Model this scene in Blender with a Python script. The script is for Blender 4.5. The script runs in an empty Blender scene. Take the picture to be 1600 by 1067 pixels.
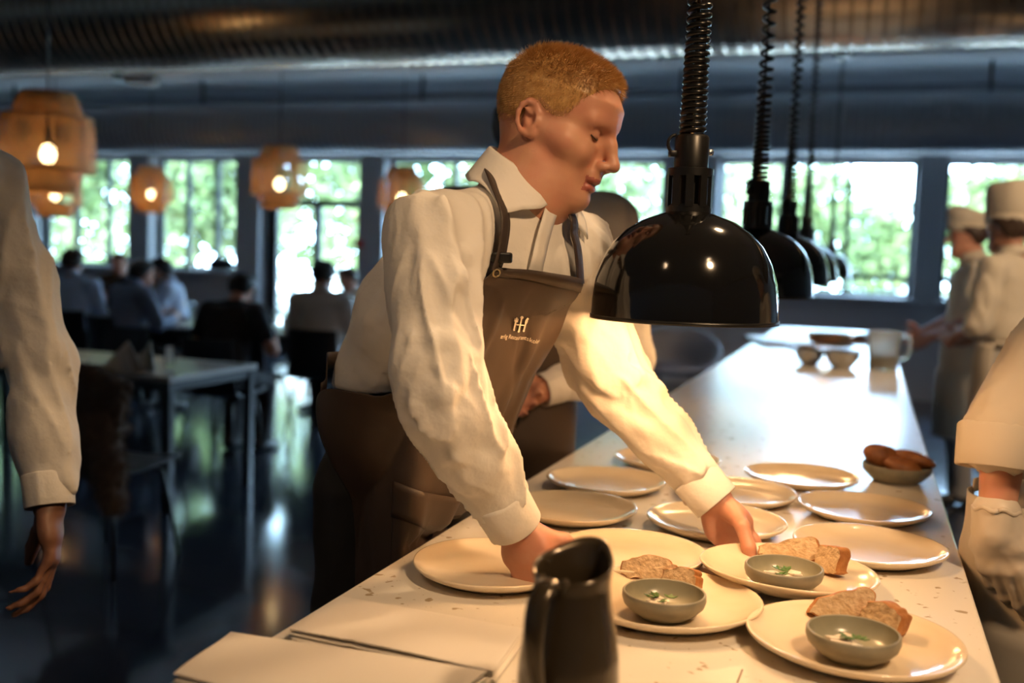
import bpy, bmesh, math, random
import numpy as np
from mathutils import Vector, Matrix
random.seed(7); rng = np.random.default_rng(7)
SC = bpy.context.scene; COL = SC.collection

# ------------------------------------------------------------------ camera
FPX = 1600.0
CAM_P = np.array([0.0, 0.0, 1.43])
YAW, PIT, ROL = [math.radians(a) for a in (19.03, 4.66, 2.1)]
def _rx(a): c, s = math.cos(a), math.sin(a); return np.array([[1, 0, 0], [0, c, -s], [0, s, c]])
def _rz(a): c, s = math.cos(a), math.sin(a); return np.array([[c, -s, 0], [s, c, 0], [0, 0, 1]])
CR = _rz(YAW) @ _rx(math.pi/2 - PIT) @ _rz(ROL)
cam = bpy.data.cameras.new('camera'); camo = bpy.data.objects.new('camera', cam); COL.objects.link(camo)
M4 = Matrix([[*CR[0], CAM_P[0]], [*CR[1], CAM_P[1]], [*CR[2], CAM_P[2]], [0, 0, 0, 1]]); camo.matrix_world = M4
cam.sensor_width = 36; cam.lens = 36*FPX/1600; cam.clip_start = .05; cam.clip_end = 300
cam.dof.use_dof = True; cam.dof.focus_distance = 1.60; cam.dof.aperture_fstop = 2.3
SC.camera = camo
def P(x, y, d): return CAM_P + CR @ np.array([(x-800)/FPX, -(y-533.5)/FPX, -1.0])*d     # photo point at a depth -> world
def onz(x, y, z):
    r = CR @ np.array([(x-800)/FPX, -(y-533.5)/FPX, -1.0]); return CAM_P + r*(z-CAM_P[2])/r[2]
def ony(x, y, Y):
    r = CR @ np.array([(x-800)/FPX, -(y-533.5)/FPX, -1.0]); return CAM_P + r*Y/r[1]

# ------------------------------------------------------------------ world, sun, lamps of the room, one added spot
SC.view_settings.view_transform = 'Standard'; SC.view_settings.look = 'None'
SC.view_settings.exposure = 0.0; SC.view_settings.gamma = 1.0; SC.view_settings.use_curve_mapping = False
SC.cycles.use_denoising = True
SC.cycles.max_bounces = 8; SC.cycles.diffuse_bounces = 4; SC.cycles.glossy_bounces = 4; SC.cycles.transmission_bounces = 6
SC.cycles.caustics_reflective = False; SC.cycles.caustics_refractive = False
SC.cycles.sample_clamp_indirect = 6.0
wd = bpy.data.worlds.new('sky'); SC.world = wd; wd.use_nodes = True
bg = wd.node_tree.nodes['Background']; bg.inputs[0].default_value = (.48, .71, 1.0, 1); bg.inputs[1].default_value = 45
def light(kind, name, loc, energy, color, **kw):
    l = bpy.data.lights.new(name, kind); l.energy = energy; l.color = color
    tgt = kw.pop('target', None)
    for k, v in kw.items(): setattr(l, k, v)
    o = bpy.data.objects.new(name, l); COL.objects.link(o); o.location = Vector(loc)
    if tgt is not None: o.rotation_euler = (Vector(tgt)-Vector(loc)).to_track_quat('-Z', 'Y').to_euler()
    return o
light('SUN', 'sun', (0, 0, 20), 22, (1, .95, .82), target=(.35*20, .62*20, 20-.75*20), angle=.01)
WARM = (1.0, .52, .21)
light('SPOT', 'kitchen_spot', (1.15, .2, 3.1), 230, (1, .64, .34), target=(-.4, 1.5, 1.1), spot_size=.66, spot_blend=.9, shadow_soft_size=.12)
light('SPOT', 'pass_spot', (.35, 2.6, 3.3), 115, (1, .66, .36), target=(-.45, 1.65, 1.6), spot_size=.75, spot_blend=.7, shadow_soft_size=.08)
light('SPOT', 'kitchen_ceiling_light', (2.4, 3.6, 3.3), 420, (1, .70, .42), target=(.75, 6.0, 1.25), spot_size=1.1, spot_blend=.8, shadow_soft_size=.3)

light('SPOT', 'added_warm_spot', (-1.1, -.5, 3.2), 55, (1, .66, .38), target=(-.85, 1.7, 1.15), spot_size=.5, spot_blend=.9, shadow_soft_size=.15)  # added unseen spot, warms the back of the bending waiter's shirt
light('SPOT', 'kitchen_aisle_light', (1.1, .4, 3.2), 130, (1, .68, .40), target=(.5, 1.95, .75), spot_size=.75, spot_blend=.8, shadow_soft_size=.2)

# ------------------------------------------------------------------ materials
MATS = {}
def mat(name, col, rough=.5, metal=0.0, **kw):
    if name in MATS: return MATS[name]
    m = bpy.data.materials.new(name); m.use_nodes = True; nt = m.node_tree; b = nt.nodes['Principled BSDF']
    c = tuple(col)+(1,); b.inputs['Base Color'].default_value = c
    b.inputs['Roughness'].default_value = rough; b.inputs['Metallic'].default_value = metal
    for k, v in kw.items():
        if k in ('emit', 'var', 'bump', 'speck', 'sss', 'coat', 'trans', 'wave'): continue
        b.inputs[k].default_value = v
    if 'emit' in kw: b.inputs['Emission Color'].default_value = tuple(kw['emit'][0])+(1,); b.inputs['Emission Strength'].default_value = kw['emit'][1]
    if 'sss' in kw:
        b.inputs['Subsurface Weight'].default_value = kw['sss']; b.inputs['Subsurface Radius'].default_value = (.9, .35, .2); b.inputs['Subsurface Scale'].default_value = .008
    if 'coat' in kw: b.inputs['Coat Weight'].default_value = kw['coat']; b.inputs['Coat Roughness'].default_value = .06
    if 'trans' in kw: b.inputs['Transmission Weight'].default_value = kw['trans']
    tc = nt.nodes.new('ShaderNodeTexCoord')
    last = None
    if 'var' in kw:                       # (scale, second colour[, detail])
        n = nt.nodes.new('ShaderNodeTexNoise'); n.inputs['Scale'].default_value = kw['var'][0]; n.inputs['Detail'].default_value = 5
        nt.links.new(tc.outputs['Object'], n.inputs['Vector'])
        mx = nt.nodes.new('ShaderNodeMix'); mx.data_type = 'RGBA'; mx.inputs['A'].default_value = c; mx.inputs['B'].default_value = tuple(kw['var'][1])+(1,)
        r = nt.nodes.new('ShaderNodeMapRange'); r.inputs['From Min'].default_value = .35; r.inputs['From Max'].default_value = .65
        nt.links.new(n.outputs['Fac'], r.inputs['Value']); nt.links.new(r.outputs['Result'], mx.inputs['Factor'])
        last = mx.outputs['Result']
    if 'speck' in kw:                     # (scale, colour, threshold)
        for sc, sp, th in kw['speck']:
            n = nt.nodes.new('ShaderNodeTexNoise'); n.inputs['Scale'].default_value = sc; n.inputs['Detail'].default_value = 2.5
            nt.links.new(tc.outputs['Object'], n.inputs['Vector'])
            r = nt.nodes.new('ShaderNodeMapRange'); r.inputs['From Min'].default_value = th; r.inputs['From Max'].default_value = th+.035
            mx = nt.nodes.new('ShaderNodeMix'); mx.data_type = 'RGBA'; mx.inputs['B'].default_value = tuple(sp)+(1,)
            if last is None: mx.inputs['A'].default_value = c
            else: nt.links.new(last, mx.inputs['A'])
            nt.links.new(n.outputs['Fac'], r.inputs['Value']); nt.links.new(r.outputs['Result'], mx.inputs['Factor'])
            last = mx.outputs['Result']
    if last is not None: nt.links.new(last, b.inputs['Base Color'])
    if 'bump' in kw:                      # (scale, distance)
        n = nt.nodes.new('ShaderNodeTexNoise'); n.inputs['Scale'].default_value = kw['bump'][0]; n.inputs['Detail'].default_value = 4
        bp = nt.nodes.new('ShaderNodeBump'); bp.inputs['Strength'].default_value = 1.0; bp.inputs['Distance'].default_value = kw['bump'][1]
        nt.links.new(tc.outputs['Object'], n.inputs['Vector']); nt.links.new(n.outputs['Fac'], bp.inputs['Height']); nt.links.new(bp.outputs['Normal'], b.inputs['Normal'])
    MATS[name] = m; return m

m_quartz = mat('white_quartz', (.76, .71, .63), .27, speck=[(38, (.42, .33, .22), .66), (85, (.50, .42, .32), .70)], bump=(3, .0004), **{'Specular IOR Level': .22})
m_plate = mat('cream_glaze', (.74, .60, .42), .13, var=(14, (.77, .65, .48)))
m_bowl = mat('grey_stoneware', (.26, .235, .17), .42, var=(40, (.20, .185, .14)))
m_bowl_in = mat('grey_glaze', (.25, .235, .165), .25, var=(25, (.30, .28, .2)))
m_black = mat('black_enamel', (.006, .006, .006), .10, coat=.3)
m_blackm = mat('black_metal', (.008, .008, .008), .35)
m_rubber = mat('black_cord', (.006, .006, .006), .28)
m_lining = mat('lamp_lining', (.75, .72, .66), .4)
m_jug = mat('bronze_glaze', (.075, .056, .034), .22, .5, var=(8, (.11, .085, .05)), coat=.5)
m_linen = mat('linen', (.74, .69, .62), .9, bump=(420, .0004))
m_crumb = mat('bread_crumb', (.64, .48, .30), .9, var=(70, (.50, .34, .19)), bump=(130, .004))
m_crust = mat('bread_crust', (.30, .11, .028), .6, var=(45, (.46, .20, .06)), bump=(90, .003))
m_roll = mat('dark_roll_crust', (.20, .065, .018), .5, var=(30, (.32, .12, .035)), bump=(60, .004))
m_cream = mat('white_cream', (.86, .82, .74), .4)
m_mush = mat('mushroom', (.78, .70, .60), .5, var=(60, (.62, .50, .38)))
m_herb = mat('herb', (.06, .14, .02), .5)
m_steel = mat('brushed_steel', (.55, .54, .52), .22, 1.0)
m_copper = mat('copper', (.55, .26, .12), .25, 1.0)
m_wood = mat('brown_board', (.17, .075, .035), .45, var=(12, (.24, .11, .05)))
m_plast = mat('clear_plastic', (.85, .86, .82), .25, trans=.75, IOR=1.2)
m_oil = mat('olive_oil', (.22, .15, .02), .2)
m_floor = mat('polished_concrete', (.018, .024, .038), .11, var=(.9, (.040, .046, .060)), bump=(2.5, .0012), **{'Specular IOR Level': .75})
m_wall = mat('grey_plaster', (.46, .47, .50), .8)
m_wallw = mat('white_reveal', (.62, .65, .70), .7)
m_ceil = mat('pale_ceiling', (.84, .85, .86), .8, var=(.7, (.78, .80, .82)))
m_frame = mat('dark_window_frame', (.030, .040, .050), .4)
m_sill = mat('white_sill', (.70, .73, .78), .45)
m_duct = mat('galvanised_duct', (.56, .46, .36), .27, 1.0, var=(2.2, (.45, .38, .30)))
m_ductd = mat('dull_duct', (.30, .32, .35), .5, .6)
m_bamboo = mat('bamboo', (.55, .29, .09), .55, var=(9, (.62, .36, .13)))
m_bulb = mat('bulb_glow', (1, .8, .5), .4, emit=((1, .72, .36), 22))
m_hbulb = mat('heat_bulb_glow', (1, .8, .5), .4, emit=((1, .70, .38), 12))
m_chair = mat('black_shell', (.010, .011, .014), .35)
m_tabtop = mat('pale_table_top', (.50, .47, .42), .35)
m_fur = mat('brown_fur', (.13, .085, .055), .9, var=(10, (.20, .14, .10)))
m_glass = mat('clear_glass', (.95, .98, 1), .02, trans=1.0, IOR=1.12)
m_white = mat('white_ceramic', (.8, .8, .8), .3)
m_red = mat('red_plastic', (.5, .03, .02), .4)
m_leaf = mat('leaf', (.06, .095, .022), .6, var=(1.5, (.12, .16, .045)))
m_leaf2 = mat('pale_leaf', (.105, .135, .045), .6, var=(1.5, (.16, .19, .08)))
m_bark = mat('bark', (.10, .07, .05), .9)
m_pave = mat('pale_paving', (.78, .78, .76), .8)
m_rattan = mat('grey_rattan', (.30, .29, .30), .7)
m_pwood = mat('dark_wood', (.10, .06, .035), .5)
m_base = mat('counter_base', (.05, .05, .055), .5)

def pane_mat():                         # thin window glass: clear with a faint reflection
    m = bpy.data.materials.new('window_glass'); m.use_nodes = True; nt = m.node_tree; nt.nodes.clear()
    out = nt.nodes.new('ShaderNodeOutputMaterial'); mx = nt.nodes.new('ShaderNodeMixShader'); tr = nt.nodes.new('ShaderNodeBsdfTransparent'); gl = nt.nodes.new('ShaderNodeBsdfGlossy'); fr = nt.nodes.new('ShaderNodeFresnel')
    tr.inputs[0].default_value = (.94, .97, .97, 1); gl.inputs['Roughness'].default_value = .02; fr.inputs['IOR'].default_value = 1.35
    nt.links.new(fr.outputs[0], mx.inputs[0]); nt.links.new(tr.outputs[0], mx.inputs[1]); nt.links.new(gl.outputs[0], mx.inputs[2]); nt.links.new(mx.outputs[0], out.inputs[0]); return m
m_pane = pane_mat()

# ------------------------------------------------------------------ object helpers
def tag(o, label=None, cat=None, group=None, kind=None):
    if label: o['label'] = label
    if cat: o['category'] = cat
    if group: o['group'] = group
    if kind: o['kind'] = kind
    return o
def smooth(me):
    me.polygons.foreach_set('use_smooth', [True]*len(me.polygons)); return me
def link(name, me, mats=(), parent=None, sm=True, loc=None):
    for m in (mats if isinstance(mats, (list, tuple)) else [mats]): me.materials.append(m)
    if sm: smooth(me)
    o = bpy.data.objects.new(name, me); COL.objects.link(o)
    if parent: o.parent = parent
    if loc is not None: o.location = Vector(loc)
    return o
def empty(name, loc=(0, 0, 0), rz=0.0, **t):
    o = bpy.data.objects.new(name, None); COL.objects.link(o); o.location = Vector(loc); o.rotation_euler = (0, 0, rz); o.empty_display_size = .05
    return tag(o, t.get('label'), t.get('cat'), t.get('group'), t.get('kind'))
def copy_tree(o, parent=None):
    c = o.copy(); COL.objects.link(c)
    if parent: c.parent = parent
    for ch in list(o.children): copy_tree(ch, c)
    return c
class MB:
    """collects shapes into one mesh"""
    def __init__(s): s.v = []; s.f = []; s.m = []
    def add(s, v, f, mi=0):
        n = len(s.v); s.v += [tuple(map(float, p)) for p in v]; s.f += [tuple(i+n for i in q) for q in f]; s.m += [mi]*len(f); return s
    def box(s, c, d, mi=0, M=None, bev=0):
        bm = bmesh.new(); bmesh.ops.create_cube(bm, size=1)
        for v in bm.verts: v.co = Vector((v.co.x*d[0], v.co.y*d[1], v.co.z*d[2]))
        if bev: bmesh.ops.bevel(bm, geom=bm.edges[:], offset=bev, segments=2, profile=.5, affect='EDGES')
        bm.verts.index_update()
        vs = []
        for v in bm.verts:
            p = v.co.copy()
            if M is not None: p = M @ p
            vs.append(p+Vector(c))
        fs = [[v.index for v in f.verts] for f in bm.faces]; bm.free(); return s.add(vs, fs, mi)
    def lathe(s, prof, n=48, mi=0, c=(0, 0, 0), ax=2, close=False):
        vs = []; k = len(prof)
        for i in range(n):
            a = 2*math.pi*i/n
            for r, z in prof:
                p = (r*math.cos(a), r*math.sin(a), z)
                if ax == 0: p = (z, r*math.cos(a), r*math.sin(a))
                vs.append((p[0]+c[0], p[1]+c[1], p[2]+c[2]))
        fs = []
        for i in range(n):
            j = (i+1) % n
            for q in range(k-1 if not close else k):
                q2 = (q+1) % k; fs.append((i*k+q, j*k+q, j*k+q2, i*k+q2))
        return s.add(vs, fs, mi)
    def tube(s, pts, r, n=8, mi=0, cap=True):
        pts = [np.array(p, float) for p in pts]; m = len(pts); rs = r if hasattr(r, '__len__') else [r]*m
        vs = []; up = None
        for i, p in enumerate(pts):
            t = pts[min(i+1, m-1)]-pts[max(i-1, 0)]; t /= (np.linalg.norm(t)+1e-12)
            if up is None:
                up = np.array([0, 0, 1.0]) if abs(t[2]) < .9 else np.array([1.0, 0, 0])
            a = up-t*np.dot(up, t); a /= (np.linalg.norm(a)+1e-12); b = np.cross(t, a); up = a
            for j in range(n):
                w = 2*math.pi*j/n; vs.append(p+rs[i]*(a*math.cos(w)+b*math.sin(w)))
        fs = [(i*n+j, i*n+(j+1) % n, (i+1)*n+(j+1) % n, (i+1)*n+j) for i in range(m-1) for j in range(n)]
        if cap: fs += [tuple(range(n-1, -1, -1)), tuple((m-1)*n+j for j in range(n))]
        return s.add(vs, fs, mi)
    def grid(s, G, mi=0, cu=False):
        G = np.asarray(G); a, b = G.shape[:2]
        fs = [(i*b+j, i*b+(j+1) % b, (i+1)*b+(j+1) % b, (i+1)*b+j) for i in range(a-1) for j in range(b if cu else b-1)]
        return s.add(G.reshape(-1, 3), fs, mi)
    def mesh(s, name):
        me = bpy.data.meshes.new(name); me.from_pydata(s.v, [], s.f)
        if any(s.m): me.polygons.foreach_set('material_index', s.m)
        me.update(); return me
    def build(s, name, mats, parent=None, sm=True, loc=None, solid=0, recalc=False, sharp=None):
        me = s.mesh(name)
        if recalc:
            bm = bmesh.new(); bm.from_mesh(me); bmesh.ops.remove_doubles(bm, verts=bm.verts, dist=1e-6); bmesh.ops.recalc_face_normals(bm, faces=bm.faces); bm.to_mesh(me); bm.free()
        o = link(name, me, mats, parent, sm, loc)
        if sharp and sm: me.set_sharp_from_angle(angle=math.radians(sharp))
        if solid:
            md = o.modifiers.new('thickness', 'SOLIDIFY'); md.thickness = solid; md.offset = 0
        return o
def boxo(name, lo, hi, m, parent=None, bev=0, **t):
    lo = np.array(lo, float); hi = np.array(hi, float)
    o = MB().box((lo+hi)/2, hi-lo, bev=bev).build(name, m, parent, sm=False); tag(o, t.get('label'), t.get('cat'), t.get('group'), t.get('kind')); return o
def interp(pts, n):
    """smooth curve through points (Catmull-Rom)"""
    pts = [np.array(p, float) for p in pts]; out = []; m = len(pts)
    for i in range(n):
        u = i/(n-1)*(m-1); k = min(int(u), m-2); t = u-k
        p0, p1, p2, p3 = pts[max(k-1, 0)], pts[k], pts[k+1], pts[min(k+2, m-1)]
        out.append(.5*((2*p1)+(-p0+p2)*t+(2*p0-5*p1+4*p2-p3)*t*t+(-p0+3*p1-3*p2+p3)*t**3))
    return out
# ------------------------------------------------------------------ the room
S = dict(kind='structure')
WY = 12.3; XL, XR, YB, ZC = -15.0, 4.6, -3.5, 3.5
boxo('floor', (XL, YB, -.2), (XR, WY+.4, 0), m_floor, **S)
boxo('ceiling', (XL, YB, ZC), (XR, WY+.4, ZC+.25), m_ceil, **S)
boxo('wall_left', (XL-.3, YB, -.2), (XL, WY+.4, ZC+.25), m_wall, **S)
boxo('wall_right', (XR, YB, -.2), (XR+.3, WY+.4, ZC+.25), m_wall, **S)
boxo('wall_back', (XL-.3, YB-.3, -.2), (XR+.3, YB, ZC+.25), m_wall, **S)
# window wall: openings (x0, x1, sill z, panes, handle?)
WT = .38; ZT = 2.70
OPEN = [(-13.9, -12.3, 1.08, 3), (-11.95, -10.2, 1.08, 3), (-9.86, -8.38, 1.08, 3), (-8.02, -6.46, 0.0, 2), (-6.12, -2.40, 1.08, 4), (-1.76, .47, 1.12, 3), (.74, 3.6, 1.12, 3)]
wl = MB(); xs = [XL]+[v for o in OPEN for v in o[:2]]+[XR]
for i in range(0, len(xs), 2): wl.box(((xs[i]+xs[i+1])/2, WY+WT/2, ZT/2), (xs[i+1]-xs[i], WT, ZT))
wl.box(((XL+XR)/2, WY+WT/2, (ZT+ZC)/2), (XR-XL, WT, ZC-ZT))
for x0, x1, z, n in OPEN:
    if z > 0: wl.box(((x0+x1)/2, WY+WT/2, z/2), (x1-x0, WT, z))
wl.build('wall_far', m_wall, sm=False)['kind'] = 'structure'
nwin = 0
for x0, x1, z, n in OPEN:
    door = z == 0
    if not door: nwin += 1
    root = empty('door_1' if door else 'window_%d' % nwin, ((x0+x1)/2, WY, z), kind='structure')
    w = x1-x0; fy = WT-.10
    f = MB()
    T = .06
    f.box((-w/2+T/2, fy, (ZT-z)/2), (T, .07, ZT-z)); f.box((w/2-T/2, fy, (ZT-z)/2), (T, .07, ZT-z)); f.box((0, fy, ZT-z-T/2), (w, .07, T)); f.box((0, fy, T/2), (w, .07, T))
    panes = []
    if door:
        zt = 2.08
        f.box((0, fy, zt), (w, .08, .10)); f.box((0, fy, zt/2), (.10, .08, zt)); f.box((-w/2+.1, fy, zt/2), (.10, .08, zt)); f.box((w/2-.1, fy, zt/2), (.10, .08, zt)); f.box((0, fy, .12), (w, .08, .24))
        hd = MB().tube([(.09, fy-.045, 1.0), (.09, fy-.09, 1.0), (.09, fy-.09, 1.3), (.09, fy-.045, 1.3)], .012).build('door_handle', m_steel, root)
        panes = [(-w/2, w/2, .2, ZT)]
    else:
        for k in range(1, n): f.box((-w/2+w*k/n, fy, (ZT-z)/2), (.055, .07, ZT-z))
        if x0 > -2.5: f.box((0, fy, .24), (w, .07, .06))
        panes = [(-w/2, w/2, 0, ZT-z)]
    f.build('window_frame', m_frame, root, sm=False)
    for a, b, c, d in panes: MB().box(((a+b)/2, fy+.01, (c+d)/2), (b-a-.02, .006, d-c-.02)).build('window_pane', m_pane, root, sm=False)
    rv = MB()
    rv.box((-w/2+.006, (fy-.04)/2, (ZT-z)/2), (.012, fy-.04, ZT-z)); rv.box((w/2-.006, (fy-.04)/2, (ZT-z)/2), (.012, fy-.04, ZT-z)); rv.box((0, (fy-.04)/2, ZT-z-.006), (w-.03, fy-.04, .012))
    rv.build('window_reveal', m_wallw, root, sm=False)
    if not door: MB().box((0, (fy-.04)/2-.05, .0), (w+.06, fy-.04+.1, .04), bev=.005).build('window_sill', m_sill, root, sm=False)
    pl = light('AREA', 'window_portal', ((x0+x1)/2, WY+WT+.02, (z+ZT)/2), 1, (1, 1, 1), target=((x0+x1)/2, 0, (z+ZT)/2), shape='RECTANGLE', size=w, size_y=ZT-z)
    pl.data.cycles.is_portal = True
# ducts under the ceiling
def duct(name, y, z, r, m, label, pitch):
    prof = []; x = XL+.05
    while x < XR-.1:
        prof += [(r, x), (r, x+pitch*.78), (r+.010, x+pitch*.84), (r+.010, x+pitch*.94)]; x += pitch
    o = MB().lathe(prof, 56, ax=0).build(name, m); o.location = (0, y, z); tag(o, label, 'duct'); o.data.set_sharp_from_angle(angle=math.radians(25))
    for xx in (-11, -8, -5, -2, 1, 3.6):
        MB().box((xx, 0, r+(ZC-z-r)/2), (.03, .03, ZC-z-r)).build('hanger', m_blackm, o, sm=False)
duct('ventilation_duct', 6.0, 3.06, .42, m_duct, 'big spiral metal ventilation duct with warm glints above the pass lamps', .085)
duct('ventilation_duct', 11.0, 2.90, .30, m_ductd, 'dull grey ventilation duct running just above the windows', .085)
# projector-like box on the ceiling
pj = empty('ceiling_projector', P(222, 124, 10.5), .4, label='small beige projector box fixed under the ceiling beyond the big duct', cat='projector')
MB().box((0, 0, 0), (.30, .22, .12), bev=.02).build('body', mat('beige_plastic', (.35, .31, .27), .5), pj, sm=False)
MB().box((-.2, 0, .03), (.16, .10, .09), bev=.01).build('bracket', m_blackm, pj, sm=False)
MB().tube([(-.2, 0, .07), (-.2, 0, ZC-pj.location.z)], .015).build('rod', m_blackm, pj)
fa = empty('fire_alarm', ony(562, 381, WY-.001), label='small red fire alarm box on the pier beside the glazed door', cat='alarm')
MB().box((0, -.025, 0), (.11, .05, .11), bev=.01).build('housing', m_red, fa, sm=False); MB().lathe([(0, -.052), (.02, -.052), (.024, -.05)], 16).build('button', m_white, fa).rotation_euler = (0, 0, 0)
# outside: terrace, parapet, trees
boxo('terrace', (-30, WY+.45, -.3), (20, 40, -.1), m_pave, kind='structure')
rl = empty('balustrade', (-7, 15.2, -.1), label='pale slatted balustrade on the terrace outside the door', cat='balustrade')
for k in range(7): MB().box((0, 0, .25+.14*k), (24, .03, .05)).build('rail', m_white, rl, sm=False)
for k in range(13): MB().box((-12+2*k, .03, .62), (.05, .05, 1.24)).build('post', m_white, rl, sm=False)
def leaf_mesh(seed, n, sz, blobs):
    r = np.random.default_rng(seed); v = np.zeros((n, 4, 3)); w = np.array([b[3]**2 for b in blobs]); ids = r.choice(len(blobs), n, p=w/w.sum())
    B = np.array(blobs)[ids]; dirs = r.normal(size=(n, 3)); dirs /= np.linalg.norm(dirs, axis=1)[:, None]
    c = B[:, :3]+dirs*(B[:, 3]*(.72+.35*r.random(n)))[:, None]
    a = r.normal(size=(n, 3)); a /= np.linalg.norm(a, axis=1)[:, None]; b = np.cross(a, r.normal(size=(n, 3))); b /= np.linalg.norm(b, axis=1)[:, None]
    s = sz*(.6+.8*r.random(n))[:, None]
    v[:, 0] = c-a*s; v[:, 1] = c+b*s*.5; v[:, 2] = c+a*s; v[:, 3] = c-b*s*.5
    me = bpy.data.meshes.new('foliage'); me.vertices.add(4*n); me.vertices.foreach_set('co', v.reshape(-1)); me.loops.add(4*n); me.loops.foreach_set('vertex_index', np.arange(4*n)); me.polygons.add(n); me.polygons.foreach_set('loop_start', np.arange(0, 4*n, 4)); me.update(calc_edges=True); return me
KIND = []
for sd in range(4):
    r = random.Random(sd+3); bl = [(r.uniform(-1.7, 1.7), r.uniform(-1.2, 1.2), r.uniform(1.2, 5.2), r.uniform(.8, 1.4)) for _ in range(13)]
    KIND.append((leaf_mesh(sd, 3000 if sd < 3 else 6000, .16, bl), m_leaf if sd != 2 else m_leaf2))
for me, m in KIND: me.materials.append(m)
trunk = MB().tube([(0, 0, -.2), (.05, 0, 1.5), (-.05, .05, 3.5)], [.16, .13, .07], 10).mesh('trunk'); trunk.materials.append(m_bark); smooth(trunk)
TL = ['dense green tree behind the {} window', 'dark leafy tree behind the {} window', 'pale yellow-green tree behind the {} window']
for i, (x, y, k, s) in enumerate([(-25, 21, 0, 1.0), (-22, 24, 2, 1.1), (-19.5, 20.5, 1, 1), (-16.8, 22, 2, 1.1), (-14.5, 19.6, 0, .9), (-12.3, 21.5, 2, 1.05), (-10, 19.5, 1, .95), (-7.6, 21, 2, 1), (-5.6, 20, 0, .95), (-3.4, 23.5, 2, .82), (-1.6, 26, 3, .70), (.4, 27.5, 3, .56), (2.5, 26, 3, .68), (4.6, 25, 3, .8), (7, 27, 1, .9), (-28, 25, 1, 1.2)]):
    t = empty('tree', (x, y, -.1), i*1.3, cat='tree', group='trees outside the windows', label='sunlit leafy tree standing beyond the terrace outside the windows'); t.scale = (s, s, s)
    a = bpy.data.objects.new('foliage', KIND[k][0]); COL.objects.link(a); a.parent = t
    b = bpy.data.objects.new('trunk', trunk); COL.objects.link(b); b.parent = t

# ------------------------------------------------------------------ the pass counter
CX0, CX1, CY0, CY1, CZ = -.703, .185, .55, 9.0, .93
ct = empty('pass_counter', ((CX0+CX1)/2, (CY0+CY1)/2, 0), label='long pale speckled stone pass counter running to the window wall', cat='counter')
cw, cl = CX1-CX0, CY1-CY0
MB().box((0, 0, CZ-.02), (cw, cl, .04), bev=.004).build('worktop', m_quartz, ct, sm=False)
MB().box((0, 0, (CZ-.04)/2+.04), (cw-.16, cl-.16, CZ-.12)).build('cabinet_base', m_base, ct, sm=False)
MB().box((0, 0, .05), (cw-.26, cl-.26, .10)).build('plinth', m_blackm, ct, sm=False)

# ------------------------------------------------------------------ heat lamps
def heat_lamp(x, y, zr, label, ztop=ZC, tilt=0.0, bare=False):
    t = empty('heat_lamp', (x, y, zr), .3*y, label=label, cat='heat lamp', group='black heat lamps over the pass')
    R = .145
    prof = [(R, 0), (R, .010), (R*.995, .03), (R*.965, .062), (R*.90, .092), (R*.80, .118), (R*.66, .139), (R*.50, .154), (R*.34, .163), (.036, .168), (.030, .169)]
    sh = MB().lathe(prof, 72).build('shade', m_black, t)
    MB().lathe([(r-.003, z-.0005 if i else z) for i, (r, z) in enumerate(prof[:-1])], 72).build('shade_lining', m_lining, t)
    MB().lathe([(R+.0012, 0), (R+.0012, .006), (R-.003, .006), (R-.003, 0)], 72, close=True).build('rim', m_blackm, t)
    ng = MB(); r0, r1, z0, z1 = .0355, .0325, .166, .235
    ng.lathe([(r0, z0), (r0, z0+.012), (r1, z0+.012), (r1, z0+.014)], 40); ng.lathe([(r1, z1-.012), (r0, z1-.012), (r0, z1), (.022, z1+.002)], 40)
    for k in range(10):
        a = 2*math.pi*k/10; ng.box(((r0-.002)*math.cos(a), (r0-.002)*math.sin(a), (z0+z1)/2), (.005, .012, z1-z0-.02), M=Matrix.Rotation(a, 3, 'Z'))
    ng.lathe([(.022, z0), (.022, z1)], 24)
    ng.build('vented_neck', m_blackm, t, sharp=30)
    MB().lathe([(.024, .234), (.0265, .237), (.0265, .282), (.024, .286), (.010, .287)], 32).build('collar', m_blackm, t, sharp=35)
    rg = MB(); rg.tube([(-.026-.012*math.sin(a)*1.0, .0, .272+.014*math.cos(a)) for a in np.linspace(0, math.pi, 10)], .0028, 8); rg.box((-.030, 0, .257), (.012, .014, .010), bev=.002)
    rg.build('clip', m_blackm, t)
    MB().tube([(.024, 0, .262), (.034, 0, .262)], [.004, .005], 10).build('set_screw', m_steel, t)
    MB().lathe([(.012, .150), (.014, .13), (.03, .10), (.042, .07), (.045, .05), (.03, .028), (.001, .022)], 32).build('bulb', m_hbulb, t)
    # coiled cord: tight near the lamp, pulled out higher up
    pts = []; z = .286; a = 0; L = ztop-.05-zr
    while z < L:
        s = min(1, max(0, (z-.40)/.22)); pitch = (.0095+.013*s) if not bare else (.011+.018*s)
        rc_ = .0165-.003*s+.0006*math.sin(3*z*9)
        pts.append((rc_*math.cos(a)+.01*(z-.286)*(1-z/L), rc_*math.sin(a), z)); a += 2*math.pi/14; z += pitch/14
    MB().tube(pts, .0046, 6).build('coiled_cord', m_rubber, t)
    MB().tube([(0, 0, .28), (0, 0, L)], .003, 6).build('suspension_wire', m_rubber, t)
    MB().box((0, 0, L+.02), (.13, .07, .075), bev=.008).build('ceiling_box', m_blackm, t, sm=False)
    if ztop < ZC: MB().tube([(0, 0, L+.05), (0, 0, ZC-zr)], .008, 8).build('drop_rod', m_blackm, t)
    lo = light('POINT', 'heat_bulb_light', (x, y, zr+.035), 17 if y < 2 else 6, WARM, shadow_soft_size=.045)
    return t
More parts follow.
